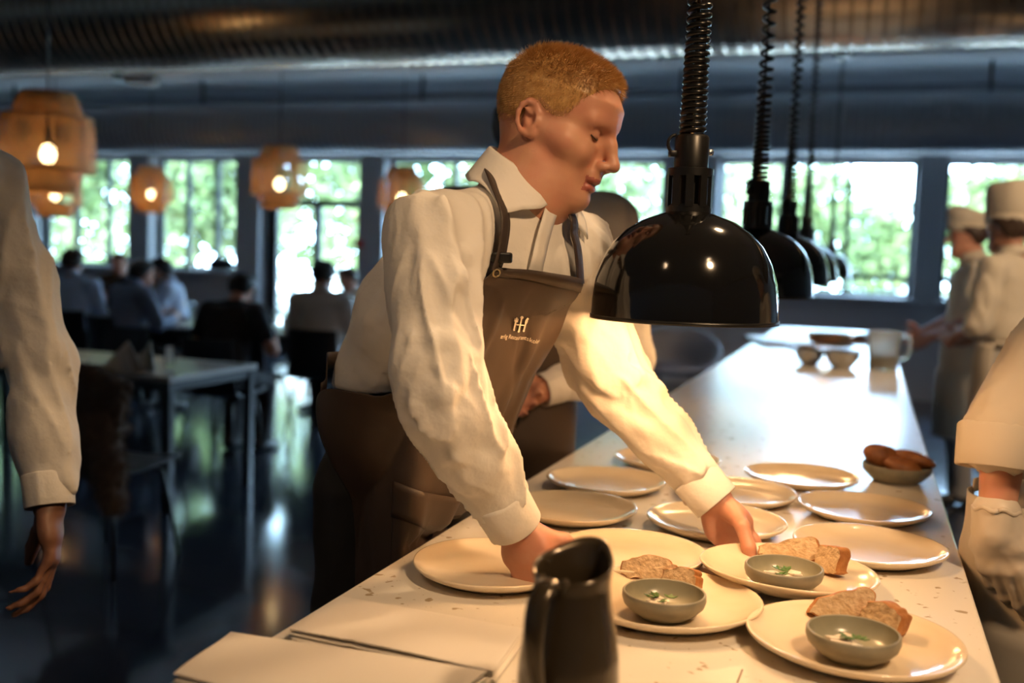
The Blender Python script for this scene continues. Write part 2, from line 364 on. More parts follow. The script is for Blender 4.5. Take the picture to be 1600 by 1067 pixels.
LAMPS = [(1.60, 1.342, 'first and largest black dome heat lamp in front of the bending waiter'), (2.615, 1.356, 'second black dome heat lamp, half hidden behind the largest one'), (3.62, 1.373, 'third black dome heat lamp along the pass'),
         (4.68, 1.373, 'fourth black dome heat lamp along the pass'), (7.86, 1.375, 'last and smallest black dome heat lamp, hung from a low box before the window')]
for i, (y, z, lab) in enumerate(LAMPS): heat_lamp(-.27, y, z, lab, ZC if i < 4 else 3.02, bare=i > 0)

# ------------------------------------------------------------------ plates and food
def plate_mesh(D=.262):
    R = D/2
    prof = [(0, .004), (R*.60, .004), (R*.64, .003), (R*.64, 0), (R*.70, 0), (R*.74, .004), (R*.88, .011), (R*.97, .0175), (R*1.0, .022), (R*.995, .0245), (R*.975, .0245), (R*.93, .020), (R*.84, .0135), (R*.72, .0095), (R*.5, .0085), (0, .008)]
    n = 96; mb = MB().lathe(prof, n); V = np.array(mb.v)
    ang = np.arctan2(V[:, 1], V[:, 0]); rr = np.hypot(V[:, 0], V[:, 1])/R
    V[:, 2] += np.where(V[:, 2] > .006, .0010*np.sin(2*ang+.6)*rr**2, 0); V[:, :2] *= (1+.006*np.sin(3*ang))[:, None]
    mb.v = [tuple(p) for p in V]; me = mb.mesh('plate'); return me
pm = plate_mesh(); pm.materials.append(m_plate); smooth(pm)
bm_ = bmesh.new(); bm_.from_mesh(pm); bmesh.ops.remove_doubles(bm_, verts=bm_.verts, dist=1e-5); bm_.to_mesh(pm); bm_.free()
def plate(px, py, label, s=1.0, tilt=(0, 0), dz=0, group='empty cream plates on the pass', dxy=(0, 0)):
    p = onz(px, py, CZ+.02+dz); o = bpy.data.objects.new('dinner_plate', pm); COL.objects.link(o); o.location = (p[0]+dxy[0], p[1]+dxy[1], CZ+dz); o.scale = (s, s, s)
    o.rotation_euler = (tilt[0], tilt[1], px*.7); tag(o, label, 'plate', group); return o
plate(775, 880, "empty cream plate under the bending waiter's hand beside the dark jug")
plate(985, 861, 'empty cream plate just behind the bread plate beside the jug', .98)
plate(893, 791, "empty cream plate behind the bending waiter's cuff, near the counter edge", .98)
plate(947, 749, 'empty cream plate at the counter edge, second farthest on that side')
plate(1043, 715, "empty cream plate farthest back, partly behind the outstretched sleeve")
plate(1119, 812, "grey-shaded empty plate behind the hand that sets down a served plate")
plate(1150, 767, 'empty cream plate just past the outstretched cuff', .98)
plate(1252, 742, 'empty cream plate farthest back in the row nearest the bread bowl')
plate(1350, 792, 'empty cream plate in front of the bowl of dark bread')
plate(1358, 851, 'empty cream plate between the served plates and the cook, nearest the counter edge')
def bowl(p, label, s=1.0):
    t = empty('small_bowl', p, label=label, cat='bowl', group='grey stoneware dip bowls'); t.scale = (s, s, s)
    R = .0585
    MB().lathe([(0, .001), (.030, .001), (.033, 0), (.036, .003), (.047, .010), (.056, .019), (.0585, .027), (.0582, .0345), (.0565, .0365), (.0545, .0355)], 72).build('body', m_bowl, t)
    MB().lathe([(.0545, .0355), (.0535, .030), (.050, .020), (.042, .012), (.03, .0085), (0, .008)], 72).build('inside', m_bowl_in, t)
    return t
def dab(loc, label, seed, z=.0082):
    r = random.Random(seed); t = empty('cream_garnish', (loc[0], loc[1], loc[2]+.003), label=label, cat='garnish', group='cream and herb garnishes in the bowls')
    mb = MB()
    for k in range(9):
        a = r.uniform(0, 6.28); d = r.uniform(0, .016); h = r.uniform(.004, .009); w = r.uniform(.005, .010)
        mb.lathe([(w, 0), (w*.95, h*.5), (w*.6, h*.9), (0.0001, h)], 14, c=(d*math.cos(a)*1.2, d*math.sin(a), 0))
    t.scale = (1.45, 1.45, 1.35)
    mb.build('cream', m_cream, t)
    for k in range(3):
        a = r.uniform(0, 6.28); M = Matrix.Rotation(r.uniform(-.4, .4), 3, 'X') @ Matrix.Rotation(a, 3, 'Z')
        sl = MB(); sl.box((.012*math.cos(a*2+k*2), .010*math.sin(a*2+k*2), .0095), (.018, .012, .003), M=M, bev=.0012); sl.build('mushroom_slice', m_mush, t, sm=False)
    for k in range(5):
        a = r.uniform(0, 6.28); d = r.uniform(0, .014); lf = MB(); c = np.array([d*math.cos(a), d*math.sin(a), .013])
        for q in range(3):
            b = a+q*1.1; u = np.array([math.cos(b), math.sin(b), .25])*.0075; v = np.array([-math.sin(b), math.cos(b), .1])*.0022
            lf.add([c, c+u*.5+v, c+u, c+u*.5-v], [(0, 1, 2, 3)])
        lf.build('herb_leaf', m_herb, t, sm=False, solid=.0006)
def bread(loc, rz, label, L=.085, H=.048, T=.022, tri=.4, rx=0.0, seed=1):
    """a cut slice standing on its crust: pale faces, browned rim, higher towards +x by tri"""
    r = random.Random(seed); t = empty('bread_slice', loc, label=label, cat='bread', group='bread slices on the served plates'); t.rotation_euler = (rx, 0, rz)
    n = 56; out = []
    for i in range(n):
        a = 2*math.pi*i/n; c, s = math.cos(a), math.sin(a); x = L/2*math.copysign(abs(c)**.8, c); z = math.copysign(abs(s)**(.75 if s > 0 else .35), s)
        h = H*(.5+.5*z); h *= 1-tri*(.5-x/L) if z > -.9 else 1
        out.append((x+.0018*math.sin(5*a+seed)+.001*math.sin(11*a), max(0, h+.0016*math.sin(4*a+seed)+.0010*math.sin(9*a))))
    cx, cz = 0, H*.42; mb = MB(); rows = [(-T/2, .95), (-T/2*.93, .99), (-T*.25, 1.0), (0, 1.01), (T*.25, 1.0), (T/2*.93, .985), (T/2, .95)]
    G = [[(cx+(x-cx)*k, y+.0012*math.sin(i*.9+seed), cz+(z-cz)*k) for i, (x, z) in enumerate(out)] for y, k in rows]
    mb.grid(G, 0, cu=True); mb.build('crust', m_crust, t)
    for y, sg in ((-T/2, -1), (T/2, 1)):
        fb = MB(); G = [[(cx+(x-cx)*k, y+.0012*math.sin(i*.9+seed)*(1, .3, 0, 0, 0, 0, 0)[j]+(0 if j == 0 else sg*.0003*math.sin(x*190+seed)*math.sin(z*170)), cz+(z-cz)*k) for i, (x, z) in enumerate(out)] for j, k in enumerate([.952, .85, .7, .55, .4, .25, .1])]
        G.append([(cx, y, cz)]*n); fb.grid(G, 0, cu=True).build('crumb', m_crumb, t, recalc=True)
    return t
def served(px, py, lab, tilt=(0, 0), dz=0, bpx=None, brs=(), key=''):
    plate(px, py, lab, 1.05, tilt, dz, 'served bread plates')
    q = onz(*bpx, CZ+.025+dz); q[2] = CZ+.0088+dz
    bowl(q, 'small grey dip bowl on the served plate '+key); dab((q[0]-.002, q[1]-.008, q[2]+.0082), 'cream, mushroom and herbs in the bowl '+key, int(px))
    for bx, by, rz, w, lbl, kw in brs:
        b = onz(bx, by, CZ+.012+dz); b[2] = CZ+.0095+dz; bread(b, rz, lbl+' '+key, **kw)
served(1040, 934, 'cream plate with bread and dip bowl, beside the dark jug', bpx=(1037, 945), key='beside the dark jug',
       brs=[(1013, 905, .1, 0, 'upright pale bread slice at the back of the plate', dict(L=.084, H=.040, T=.028, rx=-.35, tri=.15, seed=2)), (1064, 916, -.35, 0, 'small crusty bread slice tucked behind the dip bowl', dict(L=.058, H=.034, T=.024, rx=-.3, tri=.2, seed=3))])
served(1231, 889, "cream plate with bread and dip bowl, held by the waiter's hand", tilt=(.0, .035), dz=.007, bpx=(1224, 903), key="on the plate the waiter holds",
       brs=[(1232, 874, -.10, 0, 'long wedge of bread', dict(L=.100, H=.050, T=.030, tri=.62, rx=-.35, seed=4)), (1297, 893, -.75, 0, 'round crusty bread piece', dict(L=.052, H=.050, T=.024, tri=.2, rx=-.15, seed=5))])
served(1333, 996, 'nearest cream plate with bread and dip bowl, by the counter corner', bpx=(1332, 1008), key='on the nearest plate',
       brs=[(1313, 964, .16, 0, 'big wedge of bread leaning on its neighbour', dict(L=.090, H=.056, T=.030, rx=-.3, tri=.65, seed=6)), (1379, 986, -.6, 0, 'smaller crusty bread slice standing', dict(L=.060, H=.045, T=.026, rx=-.15, tri=.15, seed=7))])
# bowl of dark bread
bb = onz(1400, 752, CZ+.0); t = empty('bread_bowl', (bb[0], bb[1], CZ), label='shallow grey bowl heaped with dark bread at the counter edge', cat='bowl')
MB().lathe([(0, .003), (.045, .003), (.05, 0), (.06, .008), (.078, .026), (.080, .040), (.078, .042), (.075, .040), (.065, .022), (.045, .010), (0, .009)], 64).build('body', m_bowl, t)
def roll(p, sx, sy, sz, rz, tl, label):
    o = None; n = 22; G = []
    for i in range(15):
        th = math.pi*(i+.0)/14
        G.append([(sx*math.sin(th)*math.cos(a)*(1+.05*math.sin(3*a)), sy*math.sin(th)*math.sin(a), sz*math.cos(th)*(1+.06*math.sin(2*a+th*3))) for a in np.linspace(0, 2*math.pi, n, endpoint=False)])
    o = MB().grid(G, 0, cu=True).build('bread_roll', m_roll, recalc=True); o.location = Vector(p); o.rotation_euler = (tl, .2, rz); tag(o, label, 'bread', 'dark bread pieces in the bowl')
roll((bb[0]-.035, bb[1]+.005, CZ+.058), .048, .032, .026, .5, .5, 'dark bread piece propped highest on its end in the bread bowl')
roll((bb[0]+.036, bb[1]+.012, CZ+.056), .052, .034, .017, -.2, -.15, 'flat dark bread piece lying across the top of the bread bowl')
roll((bb[0]+.012, bb[1]-.022, CZ+.040), .045, .028, .02, .1, .2, 'dark bread piece low at the front of the bread bowl')

# dark glazed jug
jp = P(895, 888, 1.03); jx, jy = jp[0], jp[1]
jg = empty('jug', (jx, jy, CZ), 0, label='dark glazed ceramic jug with a pouring lip and handle, nearest on the counter', cat='jug')
JH = jp[2]-CZ+.004
def jug_r(u): return float(np.interp(u, [0, .04, .18, .36, .52, .68, .80, .90, 1.0], [.038, .043, .0495, .052, .0505, .0455, .0405, .0385, .0405]))
lip = math.radians(79)
def jug_pt(u, a, off=0):
    r = jug_r(u)+off; da = (a-lip+math.pi) % (2*math.pi)-math.pi; k = max(0, (u-.72)/.28)**2
    r += k*.013*math.exp(-(da/.5)**2); z = u*JH+k*.008*math.exp(-(da/.7)**2)+k*.009*math.cos(da)
    return (r*math.cos(a), r*math.sin(a), z)
A = np.linspace(0, 2*math.pi, 72, endpoint=False); U = np.linspace(0, 1, 44)
G = [[(0, 0, .001) for a in A], [(jug_r(0)*.8*math.cos(a), jug_r(0)*.8*math.sin(a), 0) for a in A]]+[[jug_pt(u, a) for a in A] for u in U]+[[jug_pt(u, a, -.0022) for a in A] for u in (1.0,)]+[[tuple(np.array(jug_pt(u, a, -.0045))) for a in A] for u in U[::-1][1:-3]]
G.append([(0, 0, .012) for a in A])
MB().grid(G, cu=True).build('body', m_jug, jg, recalc=True)
ha = lip+math.pi; hd = np.array([math.cos(ha), math.sin(ha), 0])
hp = interp([hd*.037+[0, 0, JH*.93], hd*.056+[0, 0, JH*.965], hd*.074+[0, 0, JH*.87], hd*.078+[0, 0, JH*.68], hd*.068+[0, 0, JH*.48], hd*.047+[0, 0, JH*.33]], 26)
hb = MB(); sd = np.array([-hd[1], hd[0], 0]); Gh = []
for i, p in enumerate(hp):
    tn = hp[min(i+1, 25)]-hp[max(i-1, 0)]; tn /= np.linalg.norm(tn); nn = np.cross(tn, sd); w = .0125-.003*i/25
    Gh.append([p+sd*w*math.cos(a)+nn*.0058*math.sin(a) for a in np.linspace(0, 2*math.pi, 16, endpoint=False)])
hb.grid(Gh, cu=True).build('handle', m_jug, jg, recalc=True)
for s_ in (-1, 1): MB().lathe([(.0001, .005), (.004, .003), (.005, 0), (.004, -.003), (.0001, -.005)], 12, c=tuple(hd*.041+sd*.012*s_+[0, 0, JH*.965])).build('handle_stud', m_jug, jg)

# folded napkins
def napkin(name, corners, layers, z0, label, seed):
    r = random.Random(seed); t = empty(name, (0, 0, 0), label=label, cat='napkin', group='folded napkins on the pass')
    c = [np.array(onz(x, y, CZ)) for x, y in corners]; cen = sum(c)/4; t.location = (cen[0], cen[1], CZ+z0)
    for k in range(layers):
        n = 26; G = []; sh = np.array([r.uniform(-.006, .006), r.uniform(-.006, .006), 0])*(0 if k == layers-1 else 1.6)
        for i in range(n):
            row = []
            for j in range(n):
                u, v = i/(n-1), j/(n-1)
                p = (1-u)*((1-v)*c[0]+v*c[1])+u*((1-v)*c[3]+v*c[2])-cen+sh
                z = .0022+k*.0052+.0016*math.sin(5*u+k)*math.sin(4*v+2*k)+.0012*math.exp(-((v-.33)/.02)**2)
                row.append((p[0], p[1], z))
            G.append(row)
        o = MB().grid(G).build('layer', m_linen, t, solid=.0022)
        md = o.modifiers.new('round', 'BEVEL'); md.width = .0008; md.segments = 2
napkin('folded_napkin', [(530, 951), (818, 1003), (770, 1072), (452, 1004)], 4, 0, 'pile of folded pale linen napkin beside the jug', 1)
napkin('folded_napkin', [(360, 1014), (760, 1080), (640, 1180), (270, 1085)], 5, 0, 'thicker folded pale linen napkin at the very front of the counter', 2)
sp = MB().tube([tuple(onz(1152, 1066, CZ+.001)), tuple(onz(1160, 1046, CZ+.001))], .0008, 6).build('dark_thread', m_wood); tag(sp, 'short dark stray splinter lying on the counter at the front', 'splinter')

# far end of the counter
def steel_bowl(px, py, r, h, label):
    p = onz(px, py, CZ); t = empty('steel_bowl', (p[0], p[1], CZ), label=label, cat='bowl', group='steel bowls at the end of the pass')
    MB().lathe([(0, 0), (r*.45, 0), (r*.75, h*.3), (r*.95, h*.7), (r, h), (r*1.05, h), (r*1.05, h-.003), (r*.98, h-.004), (r*.92, h*.7), (r*.72, h*.33), (r*.4, .006), (0, .005)], 48).build('body', m_steel, t)
steel_bowl(1264, 570, .078, .085, 'round steel bowl at the far end, nearer the wooden board')
steel_bowl(1315, 575, .093, .09, 'larger round steel bowl beside the measuring jug')
p = onz(1379, 578, CZ); mj = empty('measuring_jug', (p[0], p[1], CZ), -.3, label='clear plastic measuring jug with some oil in it beyond the empty plates', cat='jug')
MB().lathe([(0, 0), (.066, 0), (.07, .005), (.082, .19), (.086, .195), (.083, .197), (.079, .19), (.066, .008), (0, .006)], 48).build('body', m_plast, mj)
MB().lathe([(0, .007), (.0655, .008), (.070, .065), (0, .065)], 40).build('oil', m_oil, mj)
MB().tube(interp([(.078, 0, .18), (.115, 0, .18), (.125, 0, .14), (.115, 0, .08), (.074, 0, .06)], 18), .010, 10).build('handle', m_plast, mj)
p = onz(1218, 536, CZ); cb = empty('serving_board', (p[0], p[1], CZ), .3, label='brown wooden serving board at the far end of the counter', cat='board')
MB().box((0, 0, .014), (.34, .62, .024), bev=.006).build('board', m_wood, cb, sm=False); MB().box((0, -.37, .014), (.07, .14, .02), bev=.005).build('grip', m_wood, cb, sm=False)
p = onz(1296, 536, CZ); cp = empty('copper_pan', (p[0], p[1], CZ), label='low copper pan behind the steel bowls', cat='pan')
MB().lathe([(0, 0), (.13, 0), (.145, .02), (.15, .07), (.153, .07), (.147, .018), (.13, .004), (0, .004)], 48).build('body', m_copper, cp)
MB().tube([(.145, 0, .055), (.22, .02, .07), (.34, .05, .08)], .011, 8).build('handle', m_blackm, cp)
p = onz(1345, 534, CZ); b2 = empty('small_board', (p[0], p[1], CZ), -.2, label='small reddish wooden tray beside the copper pan', cat='tray')
MB().box((0, 0, .02), (.24, .3, .03), bev=.006).build('tray', m_wood, b2, sm=False); MB().box((0, -.15, .04), (.24, .012, .02), bev=.003).build('edge', m_wood, b2, sm=False)
# ------------------------------------------------------------------ implicit-surface modelling (used for people and clothes)
def V3(*a): return np.array(a, float)
def nrm(v): return np.asarray(v, float)/(np.linalg.norm(v)+1e-12)
def _hash(i):
    i = i.astype(np.int64); h = (i[..., 0]*374761393+i[..., 1]*668265263+i[..., 2]*2147483647) & 0xffffffff
    h = ((h ^ (h >> 13))*1274126177) & 0xffffffff; return ((h ^ (h >> 16)) & 0xffff)/65535.0
def noise(p):
    i = np.floor(p); f = p-i; f = f*f*(3-2*f); r = 0
    for dx in (0, 1):
        for dy in (0, 1):
            for dz in (0, 1):
                w = (f[..., 0] if dx else 1-f[..., 0])*(f[..., 1] if dy else 1-f[..., 1])*(f[..., 2] if dz else 1-f[..., 2])
                r = r+w*_hash(i+np.array([dx, dy, dz]))
    return r
class Field:
    def __init__(s): s.pr = []; s.disp = None
    def add(s, fn, bc, br, op='u', k=.03): s.pr.append((fn, np.asarray(bc, float), br, op, k)); return s
    def rc(s, a, b, ra, rb, k=.03, op='u'):
        a = np.asarray(a, float); b = np.asarray(b, float); ba = b-a; L = np.dot(ba, ba)+1e-12
        def fn(p):
            q = p-a; t = np.clip(q@ba/L, 0, 1); return np.linalg.norm(q-t[..., None]*ba, axis=-1)-(ra+t*(rb-ra))
        return s.add(fn, (a+b)/2, np.sqrt(L)/2+max(ra, rb), op, k)
    def chain(s, pts, rs, k=.03):
        for i in range(len(pts)-1): s.rc(pts[i], pts[i+1], rs[i], rs[i+1], k)
        return s
    def ec(s, a, b, ra, rb, ax, k=.03, op='u'):
        """tapered capsule of elliptical section: ra, rb = (radius along ax, radius across)"""
        a = np.asarray(a, float); b = np.asarray(b, float); ba = b-a; L = np.linalg.norm(ba); w = ba/L; u = nrm(ax-w*np.dot(ax, w)); v = np.cross(w, u)
        def fn(p):
            q = p-a; z = q@w; t = np.clip(z/L, 0, 1); e = z-t*L; r1 = ra[0]+t*(rb[0]-ra[0]); r2 = ra[1]+t*(rb[1]-ra[1])
            d = np.sqrt((q@u/r1)**2+(q@v/r2)**2+(e/r2)**2); return (d-1)*r2*np.where(d > 1, 1, 1)
        m = max(*ra, *rb); return s.add(fn, (a+b)/2, L/2+m, op, k)
    def ell(s, c, r, M=None, k=.02, op='u'):
        c = np.asarray(c, float); r = np.asarray(r, float); M = np.eye(3) if M is None else M    # rows of M = axes
        def fn(p):
            q = (p-c)@M.T; k0 = np.linalg.norm(q/r, axis=-1); k1 = np.linalg.norm(q/(r*r), axis=-1); return k0*(k0-1)/(k1+1e-9)
        return s.add(fn, c, r.max(), op, k)
    @staticmethod
    def comb(d, e, op, k):
        if op == 'u':
            h = np.maximum(k-np.abs(d-e), 0)/k; return np.minimum(d, e)-h*h*k*.25
        if op == 's':
            e = -e; h = np.maximum(k-np.abs(d-e), 0)/k; return np.maximum(d, e)+h*h*k*.25
        h = np.maximum(k-np.abs(d-e), 0)/k; return np.maximum(d, e)+h*h*k*.25
    def __call__(s, p):
        d = np.full(p.shape[:-1], 9.0)
        for fn, bc, br, op, k in s.pr: d = s.comb(d, fn(p), op, k)
        return d-(s.disp(p) if s.disp else 0)
    def blocks(s, p, cen, R):
        d = np.full(p.shape[:-1], 9.0)
        for fn, bc, br, op, k in s.pr:
            m = (np.linalg.norm(cen-bc, axis=-1)-br < R+k+.02) if op != 'i' else np.ones(len(cen), bool)
            if m.any(): d[m] = s.comb(d[m], fn(p[m]), op, k)
        return d-(s.disp(p) if s.disp else 0)
    def bounds(s):
        u = [q for q in s.pr if q[3] == 'u']; return np.min([q[1]-q[2] for q in u], 0)-.02, np.max([q[1]+q[2] for q in u], 0)+.02
def surface(F, vox, relax=1, lo=None, hi=None, B=8):
    l0, h0 = F.bounds(); lo = l0 if lo is None else np.maximum(lo, l0); hi = h0 if hi is None else np.minimum(hi, h0)
    nb = np.maximum(1, np.ceil((hi-lo)/(vox*B)).astype(int)); bi = np.stack(np.meshgrid(*[np.arange(n) for n in nb], indexing='ij'), -1).reshape(-1, 3)
    R = vox*B*.5*math.sqrt(3); cen = lo+(bi+.5)*vox*B; dc = F(cen); bi = bi[np.abs(dc) < R*1.3+.025]; cen = lo+(bi+.5)*vox*B
    g = np.stack(np.meshgrid(*[np.arange(B+1)]*3, indexing='ij'), -1)
    val = []
    for i in range(0, len(bi), 400):
        p = lo+(bi[i:i+400, None, None, None, :]*B+g)*vox; val.append(F.blocks(p.reshape(len(p), -1, 3), cen[i:i+400], R).reshape(len(p), B+1, B+1, B+1))
    val = np.concatenate(val); cs = [(a, b, c) for a in (0, 1) for b in (0, 1) for c in (0, 1)]
    corner = np.stack([val[:, a:a+B, b:b+B, c:c+B] for a, b, c in cs], -1); ins = corner < 0; mix = ins.any(-1) & ~ins.all(-1)
    q = np.argwhere(mix); cv = corner[mix]; cell = bi[q[:, 0]]*B+q[:, 1:]
    pos = np.zeros((len(cell), 3)); cnt = np.zeros(len(cell)); C8 = np.array(cs, float)
    for a in range(8):
        for b in range(a+1, 8):
            if np.abs(C8[a]-C8[b]).sum() != 1: continue
            x = (cv[:, a] < 0) != (cv[:, b] < 0); t = cv[x, a]/(cv[x, a]-cv[x, b]); pos[x] += C8[a]+t[:, None]*(C8[b]-C8[a]); cnt[x] += 1
    vert = lo+(cell+pos/cnt[:, None])*vox
    N = nb*B+2; key = (cell[:, 0]*N[1]+cell[:, 1])*N[2]+cell[:, 2]; o = np.argsort(key); key = key[o]; vert = vert[o]; cell = cell[o]; cv = cv[o]
    def find(c):
        k = (c[:, 0]*N[1]+c[:, 1])*N[2]+c[:, 2]; j = np.clip(np.searchsorted(key, k), 0, len(key)-1); return np.where(key[j] == k, j, -1)
    quads = []
    for ax, ci in ((0, 4), (1, 2), (2, 1)):
        x = (cv[:, 0] < 0) != (cv[:, ci] < 0); c = cell[x]; e1 = np.eye(3, dtype=int)[(ax+1) % 3]; e2 = np.eye(3, dtype=int)[(ax+2) % 3]
        qd = np.stack([np.nonzero(x)[0], find(c-e1), find(c-e1-e2), find(c-e2)], 1); ok = (qd >= 0).all(1); fl = cv[x, 0] < 0
        qd = np.where(fl[:, None], qd, qd[:, ::-1]); quads.append(qd[ok])
    quads = np.concatenate(quads)
    for _ in range(relax):
        a = np.concatenate([quads[:, i] for i in range(4)]); b = np.concatenate([quads[:, (i+1) % 4] for i in range(4)])
        sm = np.zeros_like(vert); n = np.zeros(len(vert)); np.add.at(sm, a, vert[b]); np.add.at(n, a, 1); np.add.at(sm, b, vert[a]); np.add.at(n, b, 1)
        vert = np.where(n[:, None] > 0, .5*vert+.5*sm/np.maximum(n, 1)[:, None], vert)
    return vert, quads
def np_mesh(name, v, q):
    me = bpy.data.meshes.new(name); me.vertices.add(len(v)); me.vertices.foreach_set('co', np.ascontiguousarray(v, np.float32).reshape(-1)); me.loops.add(q.size); me.loops.foreach_set('vertex_index', np.ascontiguousarray(q, np.int32).reshape(-1))
    me.polygons.add(len(q)); me.polygons.foreach_set('loop_start', np.arange(0, q.size, q.shape[1], dtype=np.int32)); me.update(calc_edges=True); me.validate(); return me
def flesh(name, F, vox, mats, parent, relax=1, pick=None, lo=None, hi=None):
    v, q = surface(F, vox, relax, lo, hi); me = np_mesh(name, v, q); o = link(name, me, mats, parent)
    if pick is not None: me.polygons.foreach_set('material_index', pick(v[q].mean(1)).astype(np.int32))
    if parent is not None: o.matrix_parent_inverse = parent.matrix_world.inverted() if False else Matrix.Translation(-parent.location)
    return o
def at_world(o, parent):           # parent an object whose mesh is in world coordinates
    o.parent = parent; o.matrix_parent_inverse = Matrix.Translation(-parent.location); return o

# ---- anatomy
def head_axes(fwd, up):
    f = nrm(fwd); u = nrm(up-f*np.dot(up, f)); return np.array([f, np.cross(u, f), u])       # rows: forward, left, up
HZ = [-.106, -.098, -.087, -.075, -.06, -.04, -.02, 0, .02, .04, .06]
HF = [.070, .081, .086, .0865, .0875, .0885, .089, .088, .0885, .094, .0945]
HB = [.020, .010, .000, -.012, -.03, -.052, -.07, -.082, -.088, -.09, -.09]
HW = [.022, .033, .044, .052, .058, .063, .067, .069, .070, .071, .072]
def head(F, O, A, s=1.0, detail=True, ears=True, nose=1.0):
    """O = point midway between the ear holes, A = head axes"""
    O = np.asarray(O, float)
    def L(x, y, z): return O+s*(A.T @ np.array([x, y, z]))
    F.ell(L(-.001, 0, .042), np.array([.094, .0745, .074])*s, A, .03)
    def face(p):
        q = (p-O)@A.T/s; z = np.clip(q[..., 2], -.104, .06); f = np.interp(z, HZ, HF); b = np.interp(z, HZ, HB); w = np.interp(z, HZ, HW)
        cx = (f+b)/2; Lx = (f-b)/2; n = 2.35; d = ((np.abs(q[..., 0]-cx)/Lx)**n+(np.abs(q[..., 1])/w)**n)**(1/n); e = (q[..., 2]-z)
        return (np.maximum((d-1)*np.minimum(Lx, w), -.022)+np.abs(e)*.9)*s
    F.add(face, L(.03, 0, -.03), .15*s, 'u', .022*s)
    for y in (-1, 1):
        F.rc(L(.012, y*.054, -.052), L(.068, y*.016, -.088), .014*s, .016*s, .02*s)                 # jaw
        if detail:
            F.chain([L(.070, y*.044, -.020), L(.045, y*.0585, -.014), L(.010, y*.062, -.010)], [.014*s, .0125*s, .010*s], .022*s)   # cheek bone
            F.rc(L(.0885, y*.010, .031), L(.074, y*.048, .028), .009*s, .008*s, .014*s)                # brow
            F.ell(L(.0965, y*.032, .0075), np.array([.0190, .0180, .0135])*s, A, .010*s, 's')             # socket
            F.ell(L(.0715, y*.031, .010), np.array([.0145, .0155, .0125])*s, A, .003*s)               # eye under its lid
            F.rc(L(.0840, y*.021, -.0065), L(.0770, y*.045, -.0065), .0035*s, .003*s, .006*s)          # lower lid fold
    if detail:
        F.ell(L(.078, 0, -.087), np.array([.018, .021, .017])*s, A, .014*s)                            # chin
        F.chain([L(.082, 0, .028), L(.080, 0, 0), L(.084, 0, -.035)], [.010*s, .0125*s, .013*s], .008*s)                     # root of the nose
        F.chain([L(.091, 0, .022), L(.100, 0, .004), L(.1125*nose, 0, -.020)], [.0075*s, .0085*s, .0100*s], .010*s)
        F.ell(L(.1145*nose, 0, -.0245), np.array([.0105, .0110, .0090])*s, A, .006*s)
        for y in (-1, 1):
            F.ell(L(.1010*nose, y*.0120, -.0295), np.array([.0110, .0070, .0075])*s, A, .006*s)
            F.ell(L(.104*nose, y*.0065, -.0365), np.array([.0050, .0032, .0035])*s, A, .003*s, 's')
        F.ell(L(.090, 0, -.046), np.array([.013, .020, .013])*s, A, .010*s)
        F.ell(L(.0938, 0, -.0535), np.array([.0088, .0215, .0054])*s, A, .004*s)                       # lips
        F.ell(L(.0908, 0, -.0660), np.array([.0088, .0190, .0062])*s, A, .005*s)
        F.ell(L(.103, 0, -.0597), np.array([.0085, .020, .0013])*s, A, .003*s, 's')
    else:
        F.rc(L(.093, 0, .02), L(.112, 0, -.022), .009*s, .012*s, .012*s)
    if ears:
        for y in (-1, 1):
            t = math.radians(14); E = np.array([A[0]*math.cos(t)-A[2]*0-A[0]*0+A[2]*math.sin(t)*.0, A[1], A[2]]); e0 = L(-.010, y*.0725, .000)
            Er = np.array([nrm(A[0]*math.cos(t)+A[2]*math.sin(t)), nrm(A[1]+y*A[0]*-.45), nrm(A[2]*math.cos(t)-A[0]*math.sin(t))])
            Er[1] = nrm(np.cross(Er[2], Er[0])*1.0+y*(-.5)*A[0]); 
            pts = [e0+s*(Er[0]*.0145*math.cos(a)*(1 if a > 0 else 1)+Er[2]*.0245*math.sin(a)*(1.0)+Er[1]*y*(.006-.004*math.cos(a)))-s*Er[2]*0 for a in np.radians([-20, 20, 60, 95, 130, 165, 200, 230, 262])]
            rr = [.0022, .0034, .0038, .0038, .0038, .0036, .0034, .0036, .0045]
            F.ell(e0+s*(y*A[1]*.002), np.array([.013, .0045, .022])*s, np.array([Er[0], Er[1], Er[2]]), .006*s)
            if detail:
                F.chain(pts, [r*s for r in rr], .004*s)
                F.ell(e0+s*(y*A[1]*.008-Er[2]*.001+Er[0]*.003), np.array([.0075, .0065, .011])*s, np.array([Er[0], Er[1], Er[2]]), .004*s, 's')
                F.rc(e0+s*(Er[0]*.002+Er[2]*.006+y*A[1]*.004), e0+s*(-Er[0]*.006+Er[2]*.013+y*A[1]*.005), .0024*s, .0028*s, .004*s)
                F.ell(e0+s*(Er[0]*.0130-Er[2]*.004+y*A[1]*.001), np.array([.005, .0045, .007])*s, None, .004*s)
                F.ell(e0+s*(Er[0]*.004-Er[2]*.0215+y*A[1]*.003), np.array([.0068, .0042, .0075])*s, None, .005*s)
    return L
FING = [(.030, .094, (.043, .025, .021), .0088), (.0100, .098, (.047, .029, .022), .0090), (-.0105, .094, (.044, .027, .022), .0086), (-.0300, .086, (.034, .020, .019), .0076)]
